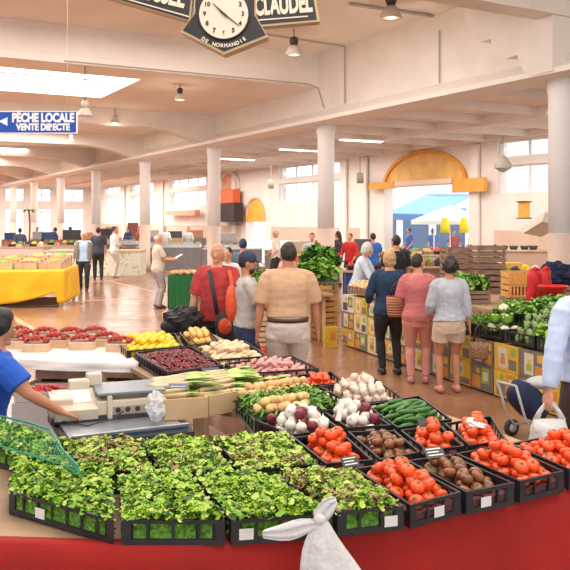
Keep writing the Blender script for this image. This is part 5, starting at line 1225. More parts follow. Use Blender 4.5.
leaves(qs, .16, 200, .11, 'carrots and onions in front of the blonde woman', 'vegetables', 'root_vegetables', (1, 1, 1), shape='bean', mats=[corg, M_pot, corg], z0=.86, seed=31)
# stack of pale wooden crates at the far left end of the cartons
for i in range(5):
    wcrate('wooden_crate', 'pale orange wooden crate in the stack behind the beige man\'s right elbow, '+('bottom', 'second from bottom', 'middle', 'second from top', 'top')[i], P(324, 300, 14.0).to_2d().to_3d()+V(0, 0, .01+i*.19), (.42, .34, .18), woodo, SRZ, 2)
m = MB()
t = empty('sign_stand', Vector((.74, 13.0, 0)), .5); tag(t, 'small yellow printed stand on the floor at the left end of the cartons', 'stand'); m = MB(); m.box((0, 0, .17), (.24, .06, .34)); m.build('yellow_board', cyel, t); m = MB(); m.box((.03, -.034, .19), (.09, .006, .14)); m.build('printed_panel', corg, t)
# brown crates stacked behind, orange crates, red bags, basin
def stack(px, Y, z0, n, d, mt, rz, labs, slats=3, name='wooden_crate', vert=False):
    for i in range(n):
        X = (px-CX)/F*Y; wcrate(name, labs+(', bottom', ', lower middle', ', upper middle', ', top')[i] if n > 1 else labs, (X, Y, z0+i*(d[2]+.004)), d, mt, rz, slats, vert=vert)
stack(487, 13.6, .845, 2, (.50, .42, .40), woodd, .15, 'brown slatted crate behind the parsley, right stack', 4)
stack(456, 13.9, .845, 2, (.44, .42, .38), woodd, .15, 'brown slatted crate behind the woman in shorts, left stack', 4)
stack(522, 12.3, .90, 2, (.54, .40, .19), woodo, .05, 'orange slatted crate stack left of the red bags', 4, vert=True)
stack(470, 11.9, .845, 1, (.50, .36, .2), woodd, .1, 'low brown crate with greens behind the woman in shorts', 3)
q = [V(*p) for p in (( (470-CX)/F*11.9-.24, 11.74, 0), ((470-CX)/F*11.9+.24, 11.74, 0), ((470-CX)/F*11.9+.24, 12.06, 0), ((470-CX)/F*11.9-.24, 12.06, 0))]
leaves(q, .36, 300, .12, 'bunched green leaves in the low brown crate behind the woman in shorts', 'greens', 'leafy_greens', (3, 4, 1, 3), z0=.86, seed=33, mats=GD)
t = empty('back_table', Q(3.475, 1.91), SRZ); tag(t, 'wide back table carrying the brown and orange crates', 'table'); m = MB(); m.box((0, 0, .82), (3.2, 1.96, .04)); m.build('table_top', mat('trestle_wood', (.42, .28, .17), .7, .15, 4), t)
for x, y in ((-1.5, -.9), (1.5, -.9), (-1.5, .9), (1.5, .9)): m = MB(); m.box((x, y, .4), (.06, .06, .8)); m.build('leg', wood, t)
m = MB(); m.box((0, 0, .0275), (.58, .44, .055)); o = m.build('wooden_board', woodd); o.location = ((522-CX)/F*12.3, 12.3, .843); tag(o, 'flat brown board under the orange crate stack', 'board')
red = mat('red_plastic', (.72, .02, .015), .35, .1, 5); redn = mat('red_nylon', (.60, .015, .02), .5, .2, 8, .4, 20)
for i, (px, w) in enumerate(((533, .085), (544, .09))):
    Y = 11.4+i*.06; X = (px-CX)/F*Y; t = empty('red_sack', (X, Y, .841)); tag(t, ('left', 'right')[i]+' one of two upright bright red net sacks beside the orange crates', 'sack'); m = MB()
    m.tube([(0, 0, .0), (0, 0, .08), (.01, 0, .3), (.0, 0, .42), (.02, 0, .52)], [w*1.15, w*1.2, w*1.15, w*1.05, w*.85], 16, side=(1, 0, 0), ry=w*.8); m.v = [tuple(Vector(v)*(1+.03*noise.noise(Vector(v)*14))) for v in m.v]; m.build('sack_body', redn, t, True)
    m = MB(); m.tube([(-.03, 0, .50), (.03, 0, .55), (.07, 0, .52)], .03, 8); m.build('tied_top', redn, t, True)
Y = 11.0; X = (553-CX)/F*Y; t = empty('basin', (X, Y, 1.005)); tag(t, 'round bright red plastic basin right of the red sacks', 'basin')
m = MB(); m.lathe([(.10, .0), (.13, 0), (.19, .15), (.205, .16), (.205, .172), (.185, .172), (.12, .02), (.10, .015)], 28); m.build('bowl', red, t, True)
crumple('dark_bag', 'dark blue grey heaped bag in front of the nearest column', 'bag', V((556-CX)/F*12.2, 12.2, 1.25), (.28, .2, .17), navy, 4, .5)
stack(556, 12.2, .845, 1, (.6, .4, .25), woodd, .1, 'dark crate under the heaped bag', 3)
t = empty('plinth', (X, Y+.05, 0), SRZ); tag(t, 'black stand under the red basin', 'stand'); m = MB(); m.box((0, 0, .5), (.28, .28, 1.0)); m.build('stand_body', black, t); m = MB(); m.box((0, 0, 1.0), (.34, .34, .006)); m.build('stand_top', black, t)
# ================================================================ leafy stall behind the men
t = empty('market_table', (.12, 14.0, 0), .1); tag(t, 'long table of greens between the capped man and the white haired vendor', 'table')
m = MB(); m.box((-.55, .2, .80), (2.4, 1.5, .04)); m.build('table_top', mat('trestle_wood', (.42, .28, .17), .7, .15, 4), t)
for x, y in ((-1.6, -.4), (.5, -.4), (-1.6, .8), (.5, .8)): m = MB(); m.box((x, y, .39), (.06, .06, .78)); m.build('leg', wood, t)
def gcr(px, Y, w, d, z0, z1, lab, mt, rz=.1):
    X = (px-CX)/F*Y; R = Matrix.Rotation(rz, 4, 'Z'); q = [Vector((X, Y, 0))+R @ V(a*w/2, b*d/2, 0) for a, b in ((-1, -1), (1, -1), (1, 1), (-1, 1))]; return crate(q, lab, z0=z0, z1=z1, mt=mt)[0]
q = gcr(318, 14.0, .62, .44, .825, 1.0, 'brown crate overflowing with spinach behind the beige man', woodd); leaves(q, .46, 620, .17, 'tall heap of dark green spinach behind the beige man\'s shoulder', 'spinach', 'spinach', (3, 4, 1, 3), z0=.84, seed=41, mats=GD)
q = gcr(320, 14.7, .66, .42, .825, 1.05, 'brown crate of dark chard behind the spinach', woodd); leaves(q, .66, 420, .17, 'dark green chard behind the spinach', 'chard', 'chard', (4, 2, 4, 1), z0=.84, seed=42, mats=GD)
q = gcr(277, 13.8, .5, .4, .825, .98, 'wooden crate of lettuce hidden behind the beige man\'s head', wood); leaves(q, .25, 260, .13, 'lettuce behind the beige man\'s neck', 'lettuce', 'lettuce', (4, 4, 2, 1), z0=.84, seed=43)
q = gcr(258, 13.6, .44, .4, .825, .99, 'wooden crate of green vegetables right of the capped man\'s face', wood); leaves(q, .30, 300, .13, 'bunched green herbs right of the capped man\'s face', 'herbs', 'herbs', (3, 4, 2, 1), z0=.84, seed=44, mats=GD)
for i, (px, Y, lab) in enumerate(((328, 18, 'red plastic crate behind the spinach heap, right of its twin'), (305, 18.3, 'red plastic crate behind the spinach heap, left of its twin'))):
    q = gcr(px, Y, .50, .36, 1.02, 1.32, lab, red, .05)
t = empty('market_table', (.62, 18.2, 0), .05); tag(t, 'table behind the spinach carrying the red crates', 'table'); m = MB(); m.box((0, 0, .99), (1.25, .9, .04)); m.build('table_top', wood, t)
for x in (-.55, .55): m = MB(); m.box((x, 0, .485), (.06, .5, .97)); m.build('leg', wood, t)
# table front boards + red baskets low down behind capped man
q = gcr(255, 11.6, .40, .3, .005, .22, 'red plastic basket on the floor right of the capped man\'s legs', red); stuffballs(q, .035, 40, .2, [mat('red_fruit', (.6, .05, .03), .4)], 'red peppers in the floor basket by the capped man', 'peppers', 'pepper_heap', .015, seed=3)
stack(257, 12.6, .01, 3, (.34, .3, .24), wood, .2, 'pale wooden crate stacked between the capped man and the beige man', 3)
m = MB()
# green cloth table with bread
t = empty('market_table', Vector(((185-CX)/F*18.8, 18.8, 0)), .1); tag(t, 'small table with a green pleated cloth beside the elderly man', 'table')
m = MB(); m.box((0, 0, .76), (.74, .6, .03)); m.build('table_top', wood, t)
grn = clothmat('green_stripe', (.008, .10, .025), (.02, .17, .045), 6, 'X'); m = MB(); n = 60; vs = []
per = [(-.38, -.31), (.38, -.31), (.38, .31), (-.38, .31), (-.38, -.31)]
for k in range(n+1):
    f = k/n*4; i = min(int(f), 3); u = f-i; x = per[i][0]*(1-u)+per[i+1][0]*u; y = per[i][1]*(1-u)+per[i+1][1]*u
    for z in (.785, .4, .03): e = 1+.03*math.sin(k*1.7)*(1 if z < .7 else .2); vs.append((x*e, y*e, z))
m.add(vs, [(k*3+j, k*3+j+1, k*3+j+4, k*3+j+3) for k in range(n) for j in range(2)]); m.add([(-.38, -.31, .787), (.38, -.31, .787), (.38, .31, .787), (-.38, .31, .787)], [(0, 1, 2, 3)]); m.build('green_cloth', grn, t)
bread = mat('bread_crust', (.62, .38, .18), .7, .2, 8)
for i, (x, y) in enumerate(((-.25, -.18), (-.08, -.2), (.1, -.18), (.26, -.15), (-.2, .02), (0, 0), (.2, .03), (-.1, .16), (.1, .18))):
    m = MB(); m.ell((0, 0, 0), (.10, .07, .06), 12, 8, fn=lambda q: q*(1+.08*noise.noise(q*2+Vector((i, 0, 0))))); o = m.build('bread_loaf', bread, smooth=True); o.location = Vector(((185-CX)/F*18.8+x, 18.8+y, .84)); o.rotation_euler = (0, 0, i); tag(o, 'round brown loaf on the green cloth table', 'bread', 'loaves on the green table')
m = MB(); m.box((0, 0, .1), (.6, .3, .2)); 
# black bag on the floor behind the lemons
t = empty('black_bag', Vector(((183-CX)/F*9.2, 9.2, .0))); tag(t, 'crumpled black bag on a stool behind the lemons and apricots', 'bag'); blb = mat('black_bag', (.012, .012, .014), .6, .2, 8, .4, 20)
m = MB(); m.ell((0, 0, .93), (.22, .17, .16), 20, 14, fn=lambda q: q*(1+.35*noise.noise(q*2)+.15*noise.noise(q*5))); m.ell((-.1, -.02, .86), (.16, .14, .1), 14, 10); m.build('bag_body', blb, t); m = MB(); m.tube([(0, 0, .02), (0, 0, .8)], .03, 10); m.lathe([(.2, 0), (.2, .02), (.03, .04)], 16); m.lathe([(.18, .78), (.18, .80)], 16); m.build('stool', darkp, t)
# ================================================================ yellow cloth stall on the left
yel = mat('yellow_cloth', (.88, .50, .01), .75, .06, 2)
a, b = G(-60, 273, .89), G(65, 271, .89); a, b = V(-8.6, 18.6, .89), V(-5.25, 19.0, .89); dd = (b-a).normalized(); nn = Vector((-dd.y, dd.x, 0))
t = empty('market_table', (a+b)/2*1.0-V(0, 0, .89)+nn*1.1, math.atan2(dd.y, dd.x)); tag(t, 'large table under the bright yellow cloth at the left', 'table'); L = (b-a).length
m = MB(); m.box((0, 0, .86), (L, 2.2, .04)); m.build('table_top', wood, t)
for x in (-.48, .48):
    for y in (-1.02, 1.02): m = MB(); m.box((x*L, y, .42), (.06, .06, .84)); m.build('leg', wood, t)
skirt([a-V(0, 0, 0), b, b+nn*2.2], .885, .06, 'bright yellow cloth hanging from the left stall', 'stall_cloth', yel, .03, 5, .0, hemfn=lambda s: .07+.26*max(0, min(1, (s-1.6)/1.5))**2 if s < 3.2 else .10)
brn = mat('dark_wood', (.16, .08, .04), .7); m = MB(); m.box((0, 0, 0), (L*.9, .05, .2)); o = m.build('board', brn); o.location = (a+b)/2+nn*.35-V(.0, 0, .785); o.rotation_euler.z = math.atan2(dd.y, dd.x); tag(o, 'dark board on the floor under the yellow cloth', 'board')
rnd = random.Random(5)
cont = [('oranges', corg, .04), ('green peppers', GD[1], .04), ('red apples', red, .04), ('peaches', M_apr, .04), ('lettuces', GLN[1], .05), ('aubergines', mat('aubergine', (.04, .01, .05), .3), .045), ('yellow melons', M_lem, .06), ('white turnips', M_onw, .045)]
idx = 0
places = ['front row', 'second row', 'third row', 'fourth row']
hor = ['at the right end', 'second from the right end', 'third from the right end', 'fourth from the right end', 'fifth from the right end', 'sixth from the right end']
for r in range(4):
    for c_ in range(6):
        p = b-dd*(.34+c_*.56)+nn*(.28+r*.5); z = .892+r*.035
        q = [Vector((p.x, p.y, 0))+dd*x+nn*y for x, y in ((-.26, -.2), (.26, -.2), (.26, .2), (-.26, .2))]
        nm, mt_, rr = cont[(r*3+c_*2+r) % len(cont)]
        lab = 'wooden crate on the yellow stall, %s, %s' % (places[r], hor[c_])
        if r: 
            m = MB(); 
        qq, _ = crate(q, lab, z0=z if r == 0 else .892, z1=z+.16, mt=wood, solid=True, name='wooden_crate')
        stuffballs(qq, rr, 45, .15+r*.035, [mt_], nm+' in the crate of the yellow stall, %s, %s' % (places[r], hor[c_]), 'produce', 'produce_heap', .905, seed=idx); idx += 1
# floor-standing carton left and plank
pa, pb_ = G(20, 312, .0), G(42, 336, 0)
# ---------------------------------------------------------------- patterned stall and fish counters further back
def patterned():
    m = bpy.data.materials.new('fruit_print'); m.use_nodes = True; nt = m.node_tree; b = nt.nodes['Principled BSDF']; tc = nt.nodes.new('ShaderNodeTexCoord'); v = nt.nodes.new('ShaderNodeTexVoronoi'); v.inputs['Scale'].default_value = 6.5
    r = nt.nodes.new('ShaderNodeValToRGB'); e = r.color_ramp.elements; e[0].position = 0; e[0].color = (.72, .62, .15, 1); e[1].position = .42; e[1].color = (.74, .72, .60, 1); x = r.color_ramp.elements.new(.25); x.color = (.50, .56, .34, 1)
    nt.links.new(tc.outputs['Object'], v.inputs['Vector']); nt.links.new(v.outputs['Distance'], r.inputs['Fac']); nt.links.new(r.outputs['Color'], b.inputs['Base Color']); return m
fp = patterned()
def stall(px0, px1, Y, h, d, mt, lab, name='market_stall', cat='stall', top=None, rz=0):
    X0, X1 = (px0-CX)/F*Y, (px1-CX)/F*Y; w = X1-X0; t = empty(name, ((X0+X1)/2, Y+d/2, 0), rz); tag(t, lab, cat)
    m = MB(); m.box((0, 0, h/2-.02), (w-.04, d-.04, h-.04)); m.build('front_panel', mt, t); m = MB(); m.box((0, 0, h-.02), (w+.04, d+.04, .04)); m.build('counter_top', top or wood, t); return t, w
t, w = stall(45, 141, 29.5, .93, 1.2, fp, 'low stall with a pale yellow and green fruit print front behind the walking woman')
glass = glassmat('counter_glass', (.93, .97, .97), .15); grm = mat('counter_metal', (.22, .21, .21), .35, .08, 4, metal=.5); ice = mat('crushed_ice', (.78, .76, .76), .5, .1, 10)
def fish(px0, px1, Y, lab):
    t, w = stall(px0, px1, Y, .95, 1.0, grm, lab, 'fish_counter', 'counter', mat('steel_top', (.6, .6, .6), .3, metal=.5))
    m = MB(); m.box((0, .0, 1.0), (w*.97, .8, .10)); m.build('ice_bed', ice, t)
    m = MB(); m.hexa([V(x, y, z) for z, ya, yb in ((.96, -.48, -.47), (1.28, -.30, -.29)) for x, y in ((-w/2, ya), (w/2, ya), (w/2, yb), (-w/2, yb))]); m.box((0, -.13, 1.285), (w, .34, .012)); m.build('glass_screen', glass, t)
    return t, w
rnd = random.Random(9)
silver = mat('fish_silver', (.40, .40, .42), .3, .2, 12); salmon = mat('fish_pink', (.75, .35, .25), .4, .15, 8)
fc = [(137, 200, 33, 'grey metal fish counter left of the third column'), (203, 262, 31, 'grey metal fish counter right of the third column'), (96, 136, 37, 'grey metal fish counter behind the person in white'), (30, 92, 37, 'pale counter beyond the patterned stall'), (264, 300, 30, 'pale counter behind the beige man\'s head')]
def fish_mesh(mt):
    m = MB(); m.tube([(-.5, 0, 0), (-.42, 0, 0), (-.2, 0, 0), (.1, 0, 0), (.32, 0, 0), (.36, 0, 0)], [.02, .10, .14, .11, .04, .03], 10, ry=[.01, .06, .08, .06, .02, .015], side=(0, 1, 0)); m.add([(.34, -.02, 0), (.5, -.13, .01), (.45, 0, 0), (.5, .13, .01), (.34, .02, 0)], [(0, 1, 2, 3, 4)]); return m.mesh('fish', mt, True)
FM = [fish_mesh(silver), fish_mesh(salmon)]
for px0, px1, Y, lab in fc:
    t, w = fish(px0, px1, Y, lab); k = 0
    for i in range(int(w/.28)):
        for j in range(2):
            o = bpy.data.objects.new('fish', FM[(i+j) % 3 == 0]); C.objects.link(o); o.location = (t.location.x-w*.45+i*.28+.1, t.location.y-.2+j*.35, 1.09); o.scale = (.42, .42, .42); o.rotation_euler = (0, 0, 1.3+rnd.uniform(-.2, .2)); tag(o, ('silver', 'pink')[(i+j) % 3 == 0]+' fish laid on ice in the '+lab, 'fish', 'fish in the '+lab+str((i+j) % 3 == 0))
# rows of stalls on the right, behind the brown crates
def goods(px0, px1, Y, z, n, lab, kinds, seed=0):
    rnd = random.Random(seed); 
    for i in range(n):
        px = px0+(px1-px0)*(i+.5)/n; X = (px-CX)/F*Y; w = (px1-px0)/n/F*Y*.9; nm, mt_, rr = kinds[i % len(kinds)]
        q = [V(X+a*w/2, Y+.25+b_*.2, 0) for a, b_ in ((-1, -1), (1, -1), (1, 1), (-1, 1))]
        ordn = ('leftmost', 'second from the left', 'third from the left', 'fourth from the left', 'fifth from the left', 'sixth from the left', 'seventh from the left', 'eighth from the left')[i]
        qq, _ = crate(q, 'shallow crate on '+lab+', '+ordn, z0=z, z1=z+.10, mt=(wood, woodd, black)[(i+seed) % 3], solid=True, name='wooden_crate')
        stuffballs(qq, rr, 26, .15, [mt_], nm+' on '+lab+', '+ordn, 'produce', 'produce_heap', z+.012, seed=i+seed)
t, w = stall(396, 446, 17.5, 1.05, 1.0, woodd, 'brown fronted stall in front of the big doorway'); goods(398, 445, 17.5, 1.052, 5, 'the brown stall before the doorway', cont[1:], 1)
t, w = stall(448, 508, 18.6, 1.02, 1.0, woodd, 'brown stall behind the stacked brown crates'); goods(450, 506, 18.6, 1.022, 6, 'the stall behind the brown crate stacks', cont, 2)
t, w = stall(372, 474, 24.4, 1.0, 1.0, mat('stall_grey', (.45, .38, .33), .7), 'long low stall just inside the big doorway'); goods(376, 470, 24.4, 1.002, 8, 'the long stall inside the doorway', cont[::-1], 3)
t, w = stall(500, 600, 15.6, .98, 1.1, mat('stall_brown', (.22, .13, .09), .7), 'dark brown stall behind the orange crates and column'); goods(503, 545, 15.6, .982, 4, 'the dark stall behind the orange crates', cont[4:]+cont[:3], 4)
t, w = stall(345, 395, 17.2, .98, 1.0, mat('blue_stall', (.02, .05, .22), .6), 'blue fronted stall right of the white haired vendor'); goods(347, 394, 17.2, .982, 5, 'the blue fronted stall', cont[2:], 5)
t, w = stall(216, 268, 16.5, 1.0, .9, woodd, 'brown stall behind the red shirted man'); goods(218, 266, 16.5, 1.002, 5, 'the stall behind the red shirted man', cont[3:]+cont[:2], 6)
t, w = stall(0, 44, 31.5, 1.0, 1.1, mat('stall_pink', (.62, .48, .42), .7), 'pinkish stall beyond the yellow stall, far left'); goods(1, 43, 31.5, 1.002, 6, 'the pinkish stall far left', cont[2:], 7)
# dark bowls on the far right counter
for i, (px, py) in enumerate(((489, 246), (499, 246), (507, 245), (517, 246), (528, 245), (537, 244))):
    Y = 20.3; X = (px-CX)/F*Y; m = MB(); m.lathe([(.03, 0), (.08, .0), (.12, .10), (.11, .10), (.07, .02), (.03, .015)], 14); o = m.build('bowl', darkp, smooth=True); o.location = (X, Y+.3, 1.302); tag(o, 'small dark bowl on the far ledge left of the near column', 'bowl', 'dark bowls on the ledge')
t, w = stall(484, 556, 20.3, 1.30, .6, mat('stall_tan', (.55, .38, .27), .7), 'tall tan counter against the wall behind the near column')
Y = 14.8; 
m = MB(); m.box((0, 0, .10), (.5, .35, .2)); o = m.build('yellow_box', cyel); o.location = ((518-CX)/F*16.0, 16.1+.5, .99+.1); tag(o, 'small yellow box on the dark stall', 'box'); o.location.z = .985
t, w = stall(46, 94, 33.5, 1.0, 1.0, mat('stall_pink', (.62, .48, .42), .7), 'pinkish stall between the slim columns behind the walking woman'); goods(47, 93, 33.5, 1.002, 7, 'the pinkish stall behind the walking woman', cont[1:], 8)
for i, (px, w_, h_, mt_, lab) in enumerate(((50, .5, .32, bl_ if False else mat('box_blue', (.03, .07, .18), .5), 'dark blue box standing on the far left stalls'), (72, .75, .42, darkp, 'black square box on the far left stalls'), (38, .4, .35, mat('box_grey', (.35, .36, .4), .6), 'grey box on the far left stalls'), (88, .4, .3, corg, 'orange box on the far left stalls beside the walking woman'), (10, .4, .3, mat('box_blue', (.03, .07, .18), .5), 'blue box at the far left edge'))):
    Y = 34.9; m = MB(); m.box((0, 0, h_/2), (w_, .3, h_)); o = m.build('storage_box', mt_, bevel=.02); o.location = ((px-CX)/F*Y, Y, 1.2); tag(o, lab, 'box')
    m = MB(); m.box((0, 0, .6), (w_+.2, .4, 1.19)); o = m.build('stand', woodd); o.location = ((px-CX)/F*Y, Y, 0.003); tag(o, 'plain wooden stand under the '+lab.split(' on ')[0].split(' at ')[0].split(' standing')[0], 'stand')
# potted plant far left
t = empty('potted_palm', ((29-CX)/F*42, 42, 0)); tag(t, 'tall dark green palm in a pot far left near the windows', 'plant'); m = MB(); m.lathe([(.2, 0), (.28, .5), (.3, .5), (.3, .55)], 14); m.build('pot', darkp, t, True)
m = MB(); m.tube([(0, 0, .5), (.05, 0, 1.8), (0, 0, 2.5)], .05, 6); m.build('stem', brn, t); m = MB(); r = random.Random(2)
for i in range(16):
    a = i*.39*2; pts = [V(0, 0, 2.5)+V(math.cos(a)*x, math.sin(a)*x, .5*x-.9*x*x+r.uniform(0, .03)) for x in (0, .2, .45, .7)]
    m.tube(pts, [.02, .07, .06, .01], 4, ry=.01, side=(-math.sin(a), math.cos(a), 0))
m.build('fronds', GD[2], t)
# ================================================================ outside: street, awning, parasols, facades
fac = mat('facade_white', (.80, .80, .80), .8, .05, 1)
m = MB(); m.bb(24, 43, 27, 29, -.02, 9); o = m.build('building', fac); rebase(o, B(33, 28, -.02)); tag(o, 'white building across the street seen through the doorway', 'building')
for i, (u, z) in enumerate(((29, 4.4), (32, 4.4), (35, 4.4), (38, 4.4))):
    m = MB(); m.box((0, 0, 0), (.05, 1.2, 1.7)); mm = m.build('shutter_window', mat('blue_shutter', (.25, .38, .58), .6), o); mm.location = B(u, 26.96, z+.85)-o.location; mm.rotation_euler.z = TH
for i, u in enumerate((28.5, 31.3, 34.1, 36.9)):
    m = MB(); m.box((0, 0, 0), (.05, 2.1, 2.4)); m.box((-.04, 0, 1.32), (.05, 2.3, .2), mi=1); mm = m.build('shop_window', [mat('shop_glass', (.10, .16, .26), .2), mat('blue_shutter', (.25, .38, .58), .6)], o); mm.location = B(u, 26.96, 1.2)-o.location; mm.rotation_euler.z = TH
def outp(px, py, Y): return P(px, py, Y)
Y0 = 32; t = empty('awning', P(428, 205, Y0)); tag(t, 'pale blue shop awning sloping down outside the big doorway', 'awning'); c = t.location
bl = mat('awning_blue', (.20, .38, .66), .6, .08, 3); bl2 = mat('awning_valance', (.14, .28, .55), .6)
A1, A2, A3, A4 = P(426, 195, 33.6)-c, P(474, 195, 33.6)-c, P(434, 215, 30.6)-c, P(388, 214, 30.6)-c
m = MB(); m.prism([A1, A2, A3, A4], (0, 0, .03)); m.build('canopy', bl, t)
m = MB(); m.prism([A4, A3, A3-V(0, 0, .22), A4-V(0, 0, .22)], (0, .03, 0)); m.build('valance', bl2, t); m = MB(); m.prism([A1+V(0, .1, -.05), A2+V(0, .1, -.05), A2+V(0, .1, .45), A1+V(0, .1, .45)], (0, .2, 0)); m.build('shop_sign', mat('sign_pale', (.72, .74, .80), .5), t)
for Aq in (A3, A4): m = MB(); m.tube([Aq-V(0, 0, .1), Vector((Aq.x, Aq.y, -c.z-.02))], .03, 8); m.build('post', fr, t)
for i, (px, Y, r) in enumerate(((450, 28.6, 1.4), (502, 32.2, 1.3))):
    t = empty('parasol', ((px-CX)/F*Y, Y, -.02)); tag(t, 'white market parasol outside the doorway, '+('nearer the awning' if i == 0 else 'at its right side'), 'parasol'); m = MB(); m.tube([(0, 0, 0), (0, 0, 2.55)], .03, 8); m.build('pole', fr, t)
    m = MB(); m.lathe([(r, 1.92), (r, 2.05), (.05, 2.6), (.02, 2.6), (r*.97, 1.98), (r*.98, 1.92)], 8); m.build('canopy', mat('parasol_white', (.82, .82, .82), .7), t)
vy = mat('yellow_vest', (.85, .70, .02), .6)
for i, px in enumerate((445, 464)):
    Y = 26.95; t = empty('yellow_vest', P(px, 231, Y)); tag(t, 'bright yellow garment hanging under the parasol, '+('left' if i == 0 else 'right')+' one', 'vest'); m = MB(); m.tube([(0, 0, -.06), (0, 0, .2), (0, 0, .38), (0, 0, .44)], [.17, .15, .12, .05], 12, ry=.05, side=(1, 0, 0)); m.build('fabric', vy, t, True); m = MB(); m.tube([(-.12, 0, .40), (0, 0, .45), (.12, 0, .40)], .012, 6); m.tube([(0, 0, .44), (0, 0, .55)], .008, 5); m.build('hanger', darkp, t)
for i, (px, Y, mtt, hgt) in enumerate(((400, 30, bl, .9), (420, 30.3, mat('crate_paleblue', (.45, .58, .78), .6), .8), (438, 30.2, fac, .85), (460, 29.6, bl2, .8), (478, 29.8, fac, .9))):
    t, w = stall(px-9, px+9, Y, hgt, .8, mtt, 'outdoor market stand under the awning, '+('leftmost', 'second from the left', 'in the middle', 'second from the right', 'rightmost')[i], top=fac)
    t.location.z = -.02; goods(px-8, px+8, Y, hgt-.018, 3, 'the '+('leftmost', 'second', 'middle', 'fourth', 'rightmost')[i]+' outdoor stand', cont[i:]+cont[:i], 10+i)
# ================================================================ lamps, signs
shade = mat('lamp_shade', (.58, .50, .42), .4, .05, 4); hood = mat('lamp_hood', (.05, .045, .04), .4); bulb = emis('lamp_glow', (1, .95, .85), 5)
def lamp(px, py, z, r, ceil, lab, dark=True, rod=True, lit=True):
    Y = F*(z-HC)/(HY-py); X = (px-CX)/F*Y; t = empty('pendant_lamp', (X, Y, z)); tag(t, lab, 'lamp')
    m = MB(); m.lathe([(r, 0), (r*.97, .02), (r*.7, r*.75), (r*.35, r*1.05), (r*.33, r*1.05), (r*.66, r*.72), (r*.93, .02)], 24); m.build('lamp_shade', shade, t, True)
    m = MB(); m.lathe([(r*.36, r*1.02), (r*.5, r*1.5), (r*.42, r*1.9), (r*.2, r*2.0)], 16); m.build('lamp_housing', hood if dark else shade, t, True)
    m = MB(); m.tube([(0, 0, r*1.95), (0, 0, ceil-z)], .012, 6); m.build('rod', hood, t)
    m = MB(); m.lathe([(r*.82, .012), (r*.82, .03)], 20); m.build('lamp_glass', bulb if lit else shade, t)
    if lit:
        l = bpy.data.lights.new('lamp_light', 'POINT'); l.energy = 9; l.color = (1, .88, .7); l.shadow_soft_size = .15; lo = bpy.data.objects.new('lamp_light', l); C.objects.link(lo); lo.location = (X, Y, z-.12)
lamp(294, 55, 5.68, .20, 6.25, 'lit bell shaped pendant lamp right of the clock')
lamp(180, 100, 5.05, .15, 5.44, 'lit bell shaped pendant lamp left below the clock')
lamp(391, 18, 5.9, .22, 6.25, 'lit round pendant lamp at the top right of the nave')
lamp(85, 116, 4.35, .17, 5.44, 'unlit pale bell lamp on a long rod beside the blue sign', False, True, False)
lamp(115, 123, 5.0, .14, 5.44, 'small distant lamp above and right of the blue sign', False)
lamp(71, 142, 4.7, .12, 5.44, 'tiny distant lamp below the blue sign', False)
# strip light by the top lamp
def P_ceil(px, py, z): Y = F*(z-HC)/(HY-py); return V((px-CX)/F*Y, Y, z)
def conduit(pts, r, lab, name='conduit', mt=None):
    m = MB(); c = pts[0].copy(); m.tube([p-c for p in pts], r, 6); o = m.build(name, mt or mat('conduit_grey', (.46, .40, .35), .5)); o.location = c; tag(o, lab, 'pipe')
conduit([P_ceil(349, 4, 6.21), P_ceil(433, 16, 6.21)], .035, 'dark lighting bar beside the top right lamp')
conduit([P_ceil(262, 34, 6.22), B(16.05, 10.56, 6.22), B(16.05, 10.56, 4.86)], .02, 'thin conduit across the ceiling by the lit lamp and down the wall')
conduit([B(17.27, 4.2, 5.48), B(17.27, 10.3, 5.48), B(17.27, 10.56, 5.40), B(17.0, 10.57, 4.86)], .015, 'thin conduit along the ceiling step ending above the second column')
conduit([B(12.6, 10.57, 5.9), B(12.6, 10.57, 4.84)], .014, 'thin vertical conduit on the beam wall left of the scalloped corbel')
# aisle strip lights
stl = emis('strip_glow', (1, .97, .92), 6)
for i, (u, w) in enumerate(((12.2, 14.0), (19.2, 13.2), (22.8, 13.2), (27.5, 13.2))):
    t = empty('ceiling_light', B(u, w, 4.36), TH); tag(t, 'white strip light under the aisle ceiling, '+('nearest, right of the second column', 'left of the door arch', 'behind the second column', 'farthest, left of the second column')[i], 'light'); m = MB(); m.box((0, 0, .02), (1.5, .16, .04)); m.box((0, 0, .08), (.05, .05, .1)); m.build('fitting', fr, t); m = MB(); m.box((0, 0, -.012), (1.4, .10, .024)); m.build('tube_glow', stl, t)
# blue sign
sb = mat('sign_blue', (.005, .07, .42), .45); wl = mat('sign_white', (.85, .85, .85), .5)
Y = 13.0; c = P(28, 122.5, Y); t = empty('hanging_sign', c, 0); tag(t, 'blue hanging sign reading PÊCHE LOCALE VENTE DIRECTE', 'sign'); w = 98/F*Y; h = 21.5/F*Y
m = MB(); m.box((0, .0, 0), (w, .04, h)); m.build('sign_board', sb, t)
m = MB()
for a, b in (((-w/2, h/2), (w/2, h/2)), ((-w/2, -h/2), (w/2, -h/2))): m.box((0, -.003, a[1]), (w+.02, .05, .014))
for x in (-w/2, w/2): m.box((x, -.003, 0), (.014, .05, h))
m.build('sign_edge', wl, t)
def px2(dx): return dx/F*Y
text('PÊCHE LOCALE', 'sign_text', px2(12.0), wl, (px2(43.5-28), -.026, px2(4.2)), (math.pi/2, 0, 0), t, .003, .010, width=px2(62))
text('VENTE DIRECTE', 'sign_text', px2(9), wl, (px2(43.5-28), -.026, px2(-5.0)), (math.pi/2, 0, 0), t, .003, .008, width=px2(54))
m = MB(); m.prism([V(px2(-29), -.026, px2(1)), V(px2(-20), -.026, px2(-3.5)), V(px2(-20), -.026, px2(5))], (0, -.003, 0)); m.box((px2(-34), -.026, px2(1)), (px2(10), .004, px2(4))); m.build('arrow_mark', wl, t)
for x in (-.4, .4): m = MB(); m.tube([(x*w, 0, h/2), (x*w, 0, 6.24-c.z)], .003, 5); m.build('hanging_wire', shade, t)
